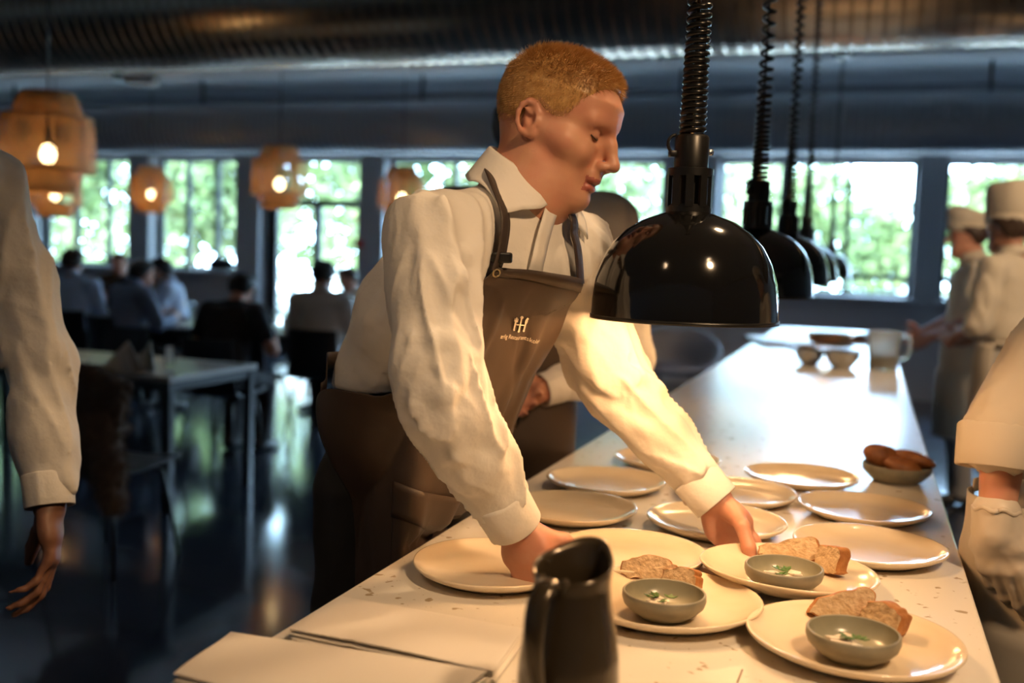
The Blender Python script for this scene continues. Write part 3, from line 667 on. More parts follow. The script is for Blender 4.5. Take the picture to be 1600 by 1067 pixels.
def hand(F, W, d, n, side, curls=((20, 25, 20),)*4, thumb=None, spread=4, s=1.0, r=1.0, k=.004):
    """W wrist, d towards the fingers, n the way the palm faces, side 'L'/'R'; returns finger tips"""
    d = nrm(d); n = nrm(n-d*np.dot(n, d)); t = np.cross(n, d) if side == 'L' else np.cross(d, n)
    W = np.asarray(W, float); X = lambda a, b, c: W+s*(d*a+t*b+n*c)
    F.ec(X(-.01, 0, 0), X(.045, 0, 0), (.027*s, .020*s), (.038*s, .0165*s), t, .012)
    F.ec(X(.040, 0, 0), X(.084, 0, .001), (.038*s, .0160*s), (.0400*s, .0125*s), t, .012)
    F.ell(X(.030, .024, .012), np.array([.030, .018, .015])*s, np.array([nrm(d+.35*t), nrm(t-.35*d), n]), .012)     # thumb ball
    F.ell(X(.035, -.024, .008), np.array([.032, .014, .012])*s, np.array([d, t, n]), .012)                          # heel
    F.ell(X(.058, -.004, .0225), np.array([.030, .024, .0125])*s, np.array([d, t, n]), .012, 's')             # hollow of the palm
    tips = []
    for i, (b, a, seg, fr) in enumerate(FING):
        c = curls[i if len(curls) > 1 else 0]; sp = math.radians(spread)*(1.5-i); dd = d*math.cos(sp)+t*math.sin(sp); p = X(a-.012, b, 0); an = 0; pts = [p]; rs = [fr*1.10*s*r]
        for j in range(3):
            an += math.radians(c[j]); q = dd*math.cos(an)+n*math.sin(an); p = p+q*(seg[j]+(.012 if j == 0 else 0))*s; pts.append(p); rs.append(fr*s*r*(1.0-.10*(j+1)))
        for j in range(3):
            F.rc(pts[j], pts[j+1], rs[j], rs[j+1], .006 if j == 0 else k)
            if j: F.ell(pts[j], np.full(3, rs[j]*1.06), None, .004)
        tips.append((pts, rs, dd, n, an))
    th = thumb or [(.45, .80, .35), (.75, .55, .35), (.9, .25, .3)]
    p = X(.022, .024, .010); pts = [p]
    for (x, y, z), L, in zip(th, (.043, .036, .029)): p = p+nrm(d*x+t*y+n*z)*L*s; pts.append(p)
    rs = [.0145*s*r, .0125*s*r, .0112*s*r, .0085*s*r]
    F.rc(pts[0], pts[1], rs[0], rs[1], .012); F.rc(pts[1], pts[2], rs[1], rs[2], .005); F.rc(pts[2], pts[3], rs[2], rs[3], .005)
    F.ell(pts[2], np.full(3, rs[2]*1.07), None, .004)
    return tips, pts
def folds(segs, amp=.006, seed=0, fine=.22):
    """cloth folds running round each limb segment: (a, b, radius, cycles per metre, skew)"""
    def fn(p):
        out = np.zeros(p.shape[:-1])
        for i, (a, b, R, fq, sk, am) in enumerate(segs):
            a = np.asarray(a, float); b = np.asarray(b, float); w = b-a; L = np.linalg.norm(w); w = w/L; u = nrm(np.cross(w, [0.31, .2, 1])); v = np.cross(w, u)
            q = p-a; z = q@w; x = q@u; y = q@v; rad = np.sqrt(x*x+y*y); m = np.clip(1-(rad-R)/.05, 0, 1)*np.clip((z+.05)/.05, 0, 1)*np.clip((L+.05-z)/.05, 0, 1)
            if not m.any(): continue
            mm = m > 0; X = x[mm]/R; Y = y[mm]/R; Z = z[mm]
            s1 = Z*fq+sk*X*1.1+.6*sk*Y; nz = noise(np.stack([s1, X*.9+seed+i*7.3, Y*.9+3], -1)); rdg = 1-np.abs(2*nz-1); rdg = 1.12*rdg**3.3
            n2 = noise(np.stack([Z*fq*2.3-sk*Y*1.5, X*1.8+seed, Y*1.8+9+i], -1)); r2 = (1-np.abs(2*n2-1))**2
            out[mm] = np.maximum(out[mm], am*m[mm]*(rdg+fine*r2))
        return out-amp*.5
    return fn
def ribbon(name, pts, width, side, m, parent, th=.0022, n=40):
    """a strap along a path; side(i) gives its width direction"""
    c = interp(pts, n); G = []
    for i, p in enumerate(c):
        sd = nrm(side(i/(n-1))); G.append([p-sd*width/2, p-sd*width/6, p+sd*width/6, p+sd*width/2])
    o = MB().grid(G).build(name, m, None, solid=th); return at_world(o, parent) if parent is not None else o
# ------------------------------------------------------------------ people: materials and small clothing helpers
m_skin = mat('skin', (.62, .32, .20), .48, sss=.12, var=(22, (.60, .27, .18)), bump=(900, .0002))
m_skinr = mat('flushed_skin', (.56, .24, .155), .45, sss=.12, var=(30, (.60, .30, .20)))
m_lip = mat('lips', (.42, .13, .10), .4)
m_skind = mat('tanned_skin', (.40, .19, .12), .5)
m_skinb = mat('shaded_skin', (.20, .095, .06), .5)  # skin darkened in colour to stand for the shade on the hanging hand
m_blond = mat('ginger_hair', (.46, .245, .080), .40, var=(90, (.60, .36, .14)))
m_fade = mat('short_ginger_fade', (.46, .235, .115), .5, var=(120, (.50, .27, .14)))
m_dark = mat('dark_hair', (.012, .009, .008), .5)
m_brown = mat('brown_hair', (.05, .028, .018), .5)
m_shirt = mat('white_shirt', (.74, .70, .64), .75, var=(5, (.78, .74, .69)), bump=(16, .006))
m_shirtb = mat('pale_blue_shirt', (.50, .60, .78), .8)
m_shirtg = mat('grey_blue_shirt', (.22, .26, .36), .8)
m_tee = mat('black_tshirt', (.010, .010, .012), .8)
m_apron = mat('brown_canvas', (.044, .028, .019), .55, var=(7, (.056, .036, .024)), bump=(700, .0003))
m_trous = mat('black_trousers', (.010, .009, .009), .75)
m_shoe = mat('black_leather', (.008, .008, .008), .35)
m_coat = mat('cream_chef_cotton', (.62, .54, .43), .8, var=(4, (.66, .58, .47)))
m_check = mat('pale_grey_trousers', (.42, .39, .36), .8)
m_glove = mat('latex_glove', (.66, .58, .48), .45)
m_thread = mat('cream_thread', (.72, .64, .52), .7)
m_ring = mat('brass_eyelet', (.55, .45, .30), .3, 1.0)
m_button = mat('shirt_button', (.62, .52, .42), .3)
UP = V3(0, 0, 1)
def onx(px, py, X):
    r = CR @ np.array([(px-800)/FPX, -(py-533.5)/FPX, -1.0]); return CAM_P + r*(X-CAM_P[0])/r[0]
def cam_dir(x, y, z): return CR @ V3(x, y, z)
def cuff(W0, W1, r0, r1, m, parent, ref, k=1.0, label=None, button=True):
    w = nrm(W1-W0); u = nrm(ref-w*np.dot(ref, w)); v = np.cross(w, u); n = 48; G = []
    for t, g in ((-.02, .90), (0, 1), (.06, 1.035), (.5, 1.03), (.97, 1.03), (1, 1.01), (1.0, .95), (.9, .93), (.4, .92)):
        c = W0+(W1-W0)*t; r = (r0+(r1-r0)*t)*g
        G.append([c+(u*math.cos(a)*k+v*math.sin(a))*r*(1+.02*math.sin(2*a+t)+(.05 if abs(a-.15) < .12 else 0)) for a in np.linspace(0, 2*math.pi, n, endpoint=False)])
    o = at_world(MB().grid(G, cu=True).build('cuff', m, recalc=True), parent)
    if button:
        c = W0+(W1-W0)*.45+(u*math.cos(.5)*k+v*math.sin(.5))*(r0*.5+r1*.5)*1.06; z = nrm(u*math.cos(.5)+v*math.sin(.5)); b = MB(); x = nrm(np.cross(z, w)); y = np.cross(z, x); ring = []
        for rr, h in ((.0001, .0015), (.0035, .0018), (.005, .001), (.005, -.001)): ring.append([c+z*h+rr*(x*math.cos(a)+y*math.sin(a)) for a in np.linspace(0, 2*math.pi, 14, endpoint=False)])
        bo = b.grid(ring, cu=True).build('button', m_button, recalc=True); bo.parent = o; bo.matrix_parent_inverse = Matrix.Translation(-parent.location).inverted() @ Matrix.Translation(-parent.location)
    return o
def push_out(G, F, gap, it=4, dirn=None):
    """lay a sheet of points on a body so that it stays gap above it"""
    G = np.asarray(G); sh = G.shape; p = G.reshape(-1, 3).copy(); h = .004
    for _ in range(it):
        d = F(p); g = np.stack([F(p+h*np.eye(3)[i])-F(p-h*np.eye(3)[i]) for i in range(3)], -1); g /= np.linalg.norm(g, axis=1)[:, None]+1e-9
        p += g*np.maximum(0, gap-d)[:, None]
    return p.reshape(sh)
def shoe(loc, d, parent, m=None, s=1.0):
    d = nrm(V3(d[0], d[1], 0)); F = Field(); l = V3(-d[1], d[0], 0)
    F.ec(V3(*loc)+d*-.055*s+UP*.045*s, V3(*loc)+d*.06*s+UP*.038*s, (.040*s, .045*s), (.046*s, .036*s), l, .03).ell(V3(*loc)+d*.125*s+UP*.03*s, V3(.085, .046, .03)*s, np.array([d, l, UP]), .03)
    F.rc(V3(*loc)+d*-.04*s+UP*.05*s, V3(*loc)+d*-.035*s+UP*.11*s, .042*s, .042*s, .03)
    F.add(lambda p: (.0-p[..., 2])+loc[2]+.002, loc, 9, 'i', .004); v, q = surface(F, .012, 1, lo=V3(*loc)-.3, hi=V3(*loc)+.3); return at_world(link('shoe', np_mesh('shoe', v, q), m or m_shoe), parent)
def strands(cap_v, cap_n, A, O, s, n, L, w, seed, flow, ok):
    """short hairs standing on the cap, one mesh"""
    r = np.random.default_rng(seed); i = r.integers(0, len(cap_v), n); p = cap_v[i]; nn = cap_n[i]; q = (p-O)@A.T/s; k = ok(q, r); p, nn, q, m = p[k], nn[k], q[k], k.sum()
    ln = L(q)*(.7+.6*r.random(m)); d = nn*.55+flow(q)+.22*r.normal(size=(m, 3)); d /= np.linalg.norm(d, axis=1)[:, None]
    sd = np.cross(d, r.normal(size=(m, 3))); sd /= np.linalg.norm(sd, axis=1)[:, None]; sd *= w
    p = p-nn*.001; V = np.stack([p-sd, p+sd, p+sd*.7+d*ln[:, None]*.6, p+d*ln[:, None], p-sd*.7+d*ln[:, None]*.6], 1); return V.reshape(-1, 3), np.arange(5*m).reshape(m, 5)
def vnormals(v, q):
    f = np.cross(v[q[:, 2]]-v[q[:, 0]], v[q[:, 3]]-v[q[:, 1]]); n = np.zeros_like(v)
    for i in range(4): np.add.at(n, q[:, i], f)
    return n/(np.linalg.norm(n, axis=1)[:, None]+1e-12)

# ------------------------------------------------------------------ the bending waiter
PVX = V3(-.84, 1.80, .98)
me_ = empty('person', (-.93, 1.76, 0), label='ginger-haired waiter in white shirt and brown apron, bending over the plates', cat='person')
shR, shL = P(676, 366, 1.545), P(889, 388, 1.81); elR, wrR, elL, wrL = P(678, 604, 1.46), P(806, 822, 1.57), P(948, 585, 1.86), P(1120, 785, 1.80)
Mm = (shR+shL)/2; Ss = nrm(shL-shR); Fd = nrm(np.cross(Ss, UP)); NB = P(812, 296, 1.665)
waist = V3(-.765, 1.725, 1.17); chest = V3(-.675, 1.655, 1.33)
A0 = head_axes(cam_dir(math.cos(math.radians(20))*math.cos(math.radians(21)), -math.sin(math.radians(21)), math.sin(math.radians(20))*math.cos(math.radians(21))), cam_dir(.33, .93, .12))
O0 = P(862, 203, 1.66); HS = 1.04
# body (skin): head, neck, a slim core under the clothes, arms and hands
B = Field(); Lh = head(B, O0, A0, HS)
B.rc(Lh(-.020, 0, -.035), NB-UP*.02, .050, .058, .04); B.rc(Lh(.03, 0, -.085), NB+Fd*.03, .030, .040, .03)
B.rc(NB-UP*.02, Mm-UP*.03, .062, .05, .05); B.chain([Mm-UP*.03, chest, waist, PVX], [.06, .07, .07, .07], .04)
for sh, el, wr in ((shR, elR, wrR), (shL, elL, wrL)): B.chain([Mm-UP*.03, sh, el, wr-.01*nrm(wr-el)], [.05, .04, .036, .029], .03)
hR = P(838, 910, 1.57)-wrR; tipsR = hand(B, wrR, hR, cam_dir(.62, -.1, -.75), 'R', ((35, 40, 25), (40, 42, 25), (42, 45, 25), (45, 45, 25)), [(.55, .55, .6), (.85, .2, .6), (.9, .0, .5)], s=1.02)
hL = cam_dir(.42, -.85, .08); tipsL = hand(B, wrL, hL, cam_dir(-.42, -.28, .86), 'L', ((10, 18, 12), (30, 36, 22), (40, 45, 25), (44, 48, 26)), [(.62, .45, .85), (1.0, -.02, .45), (1.0, -.16, .12)], s=1.02)
lipz = (Lh(.095, 0, -.060),)
def pick(c):
    q = (c-O0)@A0.T/HS; w = np.zeros(len(c)); lip = (q[:, 0] > .086) & (np.abs(q[:, 1]) < .024-.0*q[:, 0]) & (q[:, 2] < -.0500) & (q[:, 2] > -.0725)
    ear = (np.abs(q[:, 1]) > .071) & (q[:, 0] < .02) & (q[:, 0] > -.05) & (np.abs(q[:, 2]) < .045); w[lip] = 1; w[ear] = 2
    w[(q[:, 0] > .101) & (np.abs(q[:, 1]) < .022) & (q[:, 2] > -.037) & (q[:, 2] < -.012)] = 2; w[c[:, 2] < 1.06] = 2; return w

body = flesh('body', B, .0030, [m_skin, m_lip, m_skinr], me_, 1, pick)
# lashes and brows
for y in (-1, 1):
    at_world(MB().tube([Lh(.0715+.0152*math.cos(a)*math.cos(b), y*.031+.0160*math.sin(a), .010-.0132*math.sin(b)) for a, b in zip(np.radians([-62, -40, -15, 10, 35, 58]), np.radians([10, 21, 28, 28, 21, 10]))], .0012, 6).build('eyelashes', m_brown), me_)
    rb = random.Random(4+y); mb = MB()
    for k in range(150):
        t = rb.random(); b0 = np.array(Lh(.0985-.021*t**1.6, y*(.014+.036*t), .0305+.006*math.sin(t*2.4)+rb.uniform(-.003, .003))); dd = (A0[1]*y*.8+A0[2]*rb.uniform(-.1, .5)-A0[0]*.35*t); dd = nrm(dd)*.008; ww = A0[2]*.00028
        mb.add([b0-ww, b0+ww, b0+dd], [(0, 1, 2)])
    bo = mb.build('eyebrow', m_blond); at_world(bo, me_)
# hair
def hair_region(q):
    x, y, z = q[..., 0], np.abs(q[..., 1]), q[..., 2]
    line = np.interp(x, [-.12, -.085, -.06, -.03, -.005, .02, .035, .055, .075, .10, .12], [-.055, -.062, -.058, -.03, .022, .010, .012, .055, .078, .090, .092]); line = line-.012*np.clip((y-.045)/.03, 0, 1)*(x > .04)
    return z-line
def thick(q):
    e = hair_region(q); z = q[..., 2]; top = np.clip((z-.055)/.055, 0, 1); base = .0015+.0085*top+.0025*top*np.clip(q[..., 0]/.09, 0, 1)
    return np.where(e > 0, base*np.clip(e/.012, 0, 1)**.6, -.004)-.0005
HC = Field(); head(HC, O0, A0, HS, detail=False, ears=False)
class Cap:
    def bounds(s): return O0-.19, O0+.19
    def __call__(s, p): q = (p-O0)@A0.T/HS; return HC(p)-thick(q)
    def blocks(s, p, c, R): q = (p-O0)@A0.T/HS; return HC.blocks(p, c, R)-thick(q)
hv, hq = surface(Cap(), .0035, 1); qq = (hv-O0)@A0.T/HS; keep = (hair_region(qq[hq].mean(1)) > -.004); hq2 = hq[keep]
hair = at_world(link('hair', np_mesh('hair', hv, hq2), [m_blond, m_fade]), me_); hair.data.polygons.foreach_set('material_index', ((qq[hq2].mean(1)[:, 2] < .06) & (hair_region(qq[hq2].mean(1)) < .012)).astype(np.int32))
hn = vnormals(hv, hq)
def flow(q):
    w = np.clip((q[:, 2]-.06)/.04, 0, 1)[:, None]; return A0[0]*(.45*w+.0)-A0[2]*(.75*(1-w))+A0[1]*(-.12)
sv, sq = strands(hv, hn, A0, O0, HS, 60000, lambda q: np.where(q[:, 2] > .07, .013, .0055), .00030, 3, flow, lambda q, r: hair_region(q) > r.uniform(0, .012, len(q)))
at_world(link('hair_strands', np_mesh('hair_strands', sv, sq), m_blond), me_); COL.objects['hair_strands'].parent = hair; COL.objects['hair_strands'].matrix_parent_inverse = Matrix.Identity(4)
# shirt
def shirt_base(F, k=.05):
    fr = nrm(np.cross(Ss, Mm-waist))
    F.ec(waist-UP*.03, waist+UP*.04, (.160, .112), (.168, .118), Ss, k); F.ec(waist, chest, (.168, .120), (.180, .120), Ss, k); F.ec(chest, Mm-UP*.035, (.180, .122), (.150, .085), Ss, k)
    F.rc(shR-UP*.005, shL-UP*.005, .054, .054, k); F.rc(NB-UP*.030, shR, .054, .050, .05); F.rc(NB-UP*.030, shL, .054, .050, .05)
    return F
T_ = shirt_base(Field())
T_.add(lambda p: (waist[2]+.02)-p[..., 2], waist, 9, 'i', .012)
wr2 = {}
for nm, sh, el, wr, rr in (('R', shR, elR, wrR, (.058, .060, .061, .057, .047, .040)), ('L', shL, elL, wrL, (.058, .060, .059, .056, .048, .040))):
    a1 = nrm(el-sh); a2 = nrm(wr-el); cf = wr-a2*.062
    T_.chain([sh, sh+a1*.10, el-a1*.03, el+a2*.04, el+(cf-el)*.62, cf], rr, .025); wr2[nm] = cf
arm = [(shR+UP*.03, elR, .066, 8, 1.3, .016), (elR, wr2['R'], .056, 10, -1.2, .015), (shL+UP*.03, elL, .066, 8, -1.3, .016), (elL, wr2['L'], .055, 9, 1.2, .015), (waist-UP*.1, chest, .16, 6, .7, .014), (chest, Mm, .15, 7, -.8, .012)]
fd = folds(arm, seed=5)
hand_folds = []          # the long creases one can see, as ridges between two photo points
for a, b, d0, d1, r in [((640, 345), (722, 470), 1.46, 1.53, .011), ((622, 385), (712, 500), 1.45, 1.50, .010), ((695, 322), (728, 440), 1.47, 1.55, .010), ((632, 520), (722, 560), 1.41, 1.45, .011), ((640, 640), (720, 580), 1.41, 1.44, .012),
                        ((690, 640), (740, 760), 1.41, 1.50, .011), ((668, 665), (716, 762), 1.42, 1.50, .009), ((742, 640), (772, 720), 1.46, 1.52, .009), ((900, 600), (1040, 740), 1.82, 1.75, .009), ((985, 590), (1030, 650), 1.85, 1.80, .011), ((940, 600), (1010, 600), 1.80, 1.83, .012), ((960, 640), (1060, 700), 1.80, 1.76, .009),
                        ((590, 500), (640, 430), 1.62, 1.60, .010), ((575, 540), (612, 470), 1.68, 1.66, .010), ((880, 390), (905, 520), 1.74, 1.78, .010), ((850, 380), (880, 470), 1.68, 1.74, .009)]:
    hand_folds.append((P(*a, d0), P(*b, d1), r))
T0 = shirt_base(Field())
for a, b, r in hand_folds:
    g = lambda p: p
    a, b = [push_out(np.array([[x]]), T_, -.004, 8)[0, 0]-0 for x in (a, b)]; h = .004
    for _ in range(12):   # bring the end points onto the cloth from outside as well
        for nm in (0, 1):
            p = (a, b)[nm]; d = T_(p[None])[0]; gr = nrm(np.array([T_((p+h*np.eye(3)[i])[None])[0]-T_((p-h*np.eye(3)[i])[None])[0] for i in range(3)]))
            if d > -.004: p = p-gr*(d+.004)*.8
            if nm == 0: a = p
            else: b = p
    m_ = (a+b)/2; d = T_(m_[None])[0]; gr = nrm(np.array([T_((m_+h*np.eye(3)[i])[None])[0]-T_((m_-h*np.eye(3)[i])[None])[0] for i in range(3)])); m_ = m_-gr*(d+.003)
    T_.chain([a, m_, b], [r*.5, r*1.15, r*.55], .010)
T_.disp = fd
shirt = flesh('shirt', T_, .0037, [m_shirt], me_, 2)
cuff(wr2['R'], wrR-nrm(wrR-elR)*.0, .0425, .0410, m_shirt, me_, cam_dir(-.8, -.3, .6)); cuff(wr2['L'], wrL-nrm(wrL-elL)*.0, .0425, .0410, m_shirt, me_, cam_dir(-.3, -.7, .6))
# collar: two falling leaves round the neck
Na = nrm(Lh(-.01, 0, -.05)-(Mm-UP*.02)); Ff = nrm(A0[0]*.35+Fd*.9-.0*Na); Ff = nrm(Ff-Na*np.dot(Ff, Na)); Fs = np.cross(Na, Ff)
NC = NB+Na*.012
def col_pt(th, t):
    th_ = abs(th); back = (1-math.cos(th))/2; h = .004+.040*back; R0 = .063+.002*back
    fall = np.interp(math.degrees(th_), [0, 8, 28, 47, 63, 90, 180], [.013, .024, .050, .068, .094, .072, .050]); o = np.interp(math.degrees(th_), [0, 30, 60, 180], [.25, .55, .55, .30])
    rad = Ff*math.cos(th)+Fs*math.sin(th); T0 = NC+rad*R0+Na*h
    if t < 0: return T0-Na*.03*(-t)-rad*.002
    return T0+rad*(.003*math.sin(min(t, .12)/.12*math.pi/2)+fall*o*max(0, t-.05))+Na*(.002*math.sin(min(1, t*8)*math.pi)-fall*(1-.25*o)*t)
ths = np.concatenate([np.radians(np.linspace(1.5, 60, 34)), np.radians(np.linspace(63, 297, 60)), np.radians(np.linspace(300, 358.5, 34))]); ths = np.where(ths > math.pi, ths-2*math.pi, ths)
G = np.array([[col_pt(th, t) for th in ths] for t in (-1, -.5, 0, .06, .12, .25, .4, .55, .7, .85, 1)])
G[4:] = push_out(G[4:], T0, .007, 5)
at_world(MB().grid(G).build('collar', m_shirt, None, solid=.0024), me_)
# placket with buttons between collar and bib
pk = [col_pt(0, .5)-Na*.004, P(842, 350, 1.62), P(832, 380, 1.62), P(822, 415, 1.62), P(806, 470, 1.65)]
pk = push_out(np.array([pk]), T0, .006, 8)[0]; pkc = interp(pk, 24); G = push_out(np.array([[p+Ss*w for w in (-.016, -.005, .005, .016)] for p in pkc]), T0, .0045, 6)
pl_ = at_world(MB().grid(G).build('placket', m_shirt, None, solid=.0022), me_)
# trousers and shoes
TR = Field(); hipL, hipR = PVX+Ss*.09, PVX-Ss*.09; knR, knL = V3(-.87, 1.71, .50), V3(-.85, 1.89, .50); anR, anL = V3(-.93, 1.69, .09), V3(-.92, 1.92, .09)
TR.ec(PVX-UP*.05, waist+UP*.01, (.168, .128), (.166, .119), Ss, .05)
for h_, k_, a_ in ((hipR, knR, anR), (hipL, knL, anL)): TR.chain([h_, (h_+k_)/2, k_, a_], [.098, .09, .07, .062], .03)
TR.disp = folds([(PVX-UP*.1, waist, .16, 7, .5, .006), (hipR, knR, .09, 8, .7, .007), (knR, anR, .065, 9, .6, .008), (hipL, knL, .09, 8, .7, .007), (knL, anL, .065, 9, .6, .008)], seed=11)
flesh('trousers', TR, .009, [m_trous], me_, 1)
shoe((anR[0], anR[1], 0), Fd, me_); shoe((anL[0], anL[1], 0), Fd, me_)
# apron: one sheet from the bib to the hem, straps, pocket, eyelet and stitched emblem
AF = shirt_base(Field()); AF.pr += TR.pr
XE = -.718
rows = [[P(770, 412, 1.555), P(795, 416, 1.575), P(820, 419, 1.60), P(845, 421, 1.645), P(868, 421, 1.70)],
        [P(728, 462, 1.53), P(765, 465, 1.555), P(800, 468, 1.60), P(835, 468, 1.67), P(866, 462, 1.74)],
        [P(700, 510, 1.54), P(745, 520, 1.585), P(788, 525, 1.64), P(828, 522, 1.71), P(858, 512, 1.79)],
        [P(660, 575, 1.62), P(712, 590, 1.635), P(765, 600, 1.69), P(806, 600, 1.77), P(836, 585, 1.85)],
        [P(572, 610, 1.80), P(650, 650, 1.70), P(732, 668, 1.745), P(780, 665, 1.82), P(808, 655, 1.90)],
        [P(560, 690, 1.815), P(636, 725, 1.72), P(705, 742, 1.765), P(752, 735, 1.85), P(784, 725, 1.92)]]
base = rows[-1]; zz = [q[2] for q in base]
for z in (.90, .75, .60): rows.append([V3(min(q[0], XE-.004) if i < 4 else q[0]-.03, q[1], z+.02*math.sin(i*2)) for i, q in enumerate(base)])
rows = [[V3(min(q[0], XE) if q[2] < .965 else q[0], q[1], q[2]) for q in r] for r in rows]
NR, NCc = 120, 90; cols = [interp([r[j] for r in rows], NR) for j in range(5)]; G = np.array([interp([cols[j][i] for j in range(5)], NCc) for i in range(NR)])
G = push_out(G, AF, .017, 6)
vv, uu = np.meshgrid(np.linspace(0, 1, NR), np.linspace(-1, 1, NCc), indexing='ij')
fa_ = np.zeros_like(uu)
for u0, u1, w, a, v0, v1 in [(.55, .30, .10, .010, .08, .60), (.15, .55, .07, -.007, .05, .55), (-.5, -.1, .12, .010, .45, 1), (.1, .3, .1, .012, .5, 1), (-.85, -.6, .1, .010, .5, 1), (.75, .5, .08, .012, .3, .9), (-.2, -.45, .08, .006, .1, .45)]:
    t = np.clip((vv-v0)/(v1-v0), 0, 1); fa_ += a*np.exp(-((uu-(u0+(u1-u0)*t))/w)**2)*np.sin(np.pi*np.clip((vv-v0)/(v1-v0), 0, 1))
gn = np.cross(np.gradient(G, axis=1).reshape(-1, 3), np.gradient(G, axis=0).reshape(-1, 3)); gn /= np.linalg.norm(gn, axis=1)[:, None]; gn = gn.reshape(G.shape)
if np.mean(gn @ Fd) < 0: gn = -gn
G = G+gn*(fa_+.004*(noise(np.stack([uu*4, vv*9, uu*0], -1))-.5))[..., None]; G = push_out(G, AF, .015, 3)
low = G[..., 2] < .95; G[..., 0] = np.where(low, np.minimum(G[..., 0], XE), G[..., 0])
apron = at_world(MB().grid(G).build('apron', m_apron, None, solid=.003), me_)
def child(o, p): o.parent = p; o.matrix_parent_inverse = Matrix.Translation(-me_.location); return o
apron.matrix_parent_inverse = Matrix.Translation(-me_.location)
def sub(o, p=None): o.parent = p or apron; o.matrix_parent_inverse = Matrix.Identity(4); return o
def on_apron(v, u, off=0.0):
    i = v*(NR-1); j = (u+1)/2*(NCc-1); i0, j0 = int(min(i, NR-2)), int(min(j, NCc-2)); a, b = i-i0, j-j0
    f = lambda H: (H[i0, j0]*(1-a)*(1-b)+H[i0+1, j0]*a*(1-b)+H[i0, j0+1]*(1-a)*b+H[i0+1, j0+1]*a*b)
    return f(G)+nrm(f(gn))*off
hem = MB(); hem.grid([[on_apron(.0+t, u, .0026) for u in np.linspace(-1, 1, 60)] for t in (.002, .02, .042)]); sub(hem.build('bib_hem', m_apron, None, solid=.0018))
pk_ = MB().grid([[on_apron(v, u, .0045) for u in np.linspace(-.58, .30, 40)] for v in np.linspace(.66, .90, 30)]); pocket = sub(pk_.build('pocket', m_apron, None, solid=.002))
sub(MB().grid([[on_apron(v, u, .0066) for u in np.linspace(-.585, .305, 40)] for v in np.linspace(.655, .70, 6)]).build('pocket_hem', m_apron, None, solid=.002), pocket)
# straps over the shoulders
sR = push_out(np.array([[G[2, 1], P(769, 385, 1.56), P(768, 345, 1.57), P(766, 305, 1.60), P(768, 272, 1.645), P(776, 262, 1.70)]]), T0, .012, 8)[0]
o = ribbon('strap', sR, .027, lambda t: Ss*.9-Fd*.2, m_apron, None, n=50); sub(o)
sL = push_out(np.array([[G[2, -3], P(864, 395, 1.69), P(858, 365, 1.68), P(849, 338, 1.67), P(838, 318, 1.70)]]), T0, .012, 8)[0]
sub(ribbon('strap', sL, .027, lambda t: Ss*.9-Fd*.2, m_apron, None, n=40))
c = np.array(G[3, 3])+gn[3, 3]*.004; x = nrm(G[3, 6]-G[3, 3]); y = nrm(np.cross(gn[3, 3], x)); sub(MB().tube([c+.006*(x*math.cos(a)+y*math.sin(a)) for a in np.linspace(0, 2*math.pi, 20)], .0014, 8).build('eyelet', m_ring))
bk = sR[0]+(sR[1]-sR[0])*.6; sub(MB().box((0, 0, 0), (.032, .010, .016), bev=.003).build('strap_buckle', m_blackm, sm=False)).location = Vector(bk+Fd*.004)
wc = waist+(chest-waist)*.28
tie = interp([G[int(NR*.50), 0], wc-Ss*.145-Fd*.06, wc-Ss*.08-Fd*.108, wc-Fd*.120, wc+Ss*.08-Fd*.108, wc+Ss*.145-Fd*.06, G[int(NR*.50), -1]], 40); tie = push_out(np.array([tie]), AF, .010, 6)[0]
sub(ribbon('waist_tie', list(tie), .03, lambda t: UP, m_apron, None, n=60))
# emblem: knife, spoon and fork standing like three people, lettering beneath
def stitch(name, shapes, v0, u0, su, sv):
    mb = MB()
    for poly in shapes:
        pts = [on_apron(v0-y*sv, u0+x*su, .0035) for x, y in poly]; mb.add(pts, [tuple(range(len(pts)))])
    return sub(mb.build(name, m_thread, None, sm=False, solid=.0008))
def blob(cx, cy, rx, ry, n=14): return [(cx+rx*math.cos(a), cy+ry*math.sin(a)) for a in np.linspace(0, 2*math.pi, n, endpoint=False)]
def rect(x0, y0, x1, y1): return [(x0, y0), (x1, y0), (x1, y1), (x0, y1)]
sh_ = [blob(0, 1.15, .17, .30), rect(-.06, .1, .06, .9), rect(-.10, -.75, .07, .15), blob(-.02, -.75, .12, .12), rect(-.62, -.65, -.47, .45), blob(-.54, .95, .05, .1), rect(-.72, .35, -.36, .55), rect(-.72, .5, -.65, .85), rect(-.57, .5, -.51, .95), rect(-.43, .5, -.36, .85), blob(-.54, -.68, .1, .12),
       rect(.47, -.7, .62, .3), blob(.56, .62, .13, .45), blob(.55, -.7, .1, .12), blob(.62, 1.05, .1, .14), rect(-.45, -.05, .5, .05)]
EV, EU = .205, .20
stitch('emblem', sh_, EV, EU, .15, .030)
tx = bpy.data.curves.new('t', 'FONT'); tx.body = 'ærlig Restaurantskolen'; tx.size = 1; tx.align_x = 'CENTER'; to = bpy.data.objects.new('t', tx); COL.objects.link(to); bpy.context.view_layer.update()
tm = bpy.data.meshes.new_from_object(to.evaluated_get(bpy.context.evaluated_depsgraph_get())); bpy.data.objects.remove(to); xs_ = [v.co.x for v in tm.vertices]; wtx = max(xs_)-min(xs_)
for v in tm.vertices: v.co = Vector(on_apron(EV+.050-v.co.y*.018, EU+.02+v.co.x/wtx*.62, .0035))
tm.name = 'lettering'; sub(link('lettering', tm, m_thread, None, sm=False))
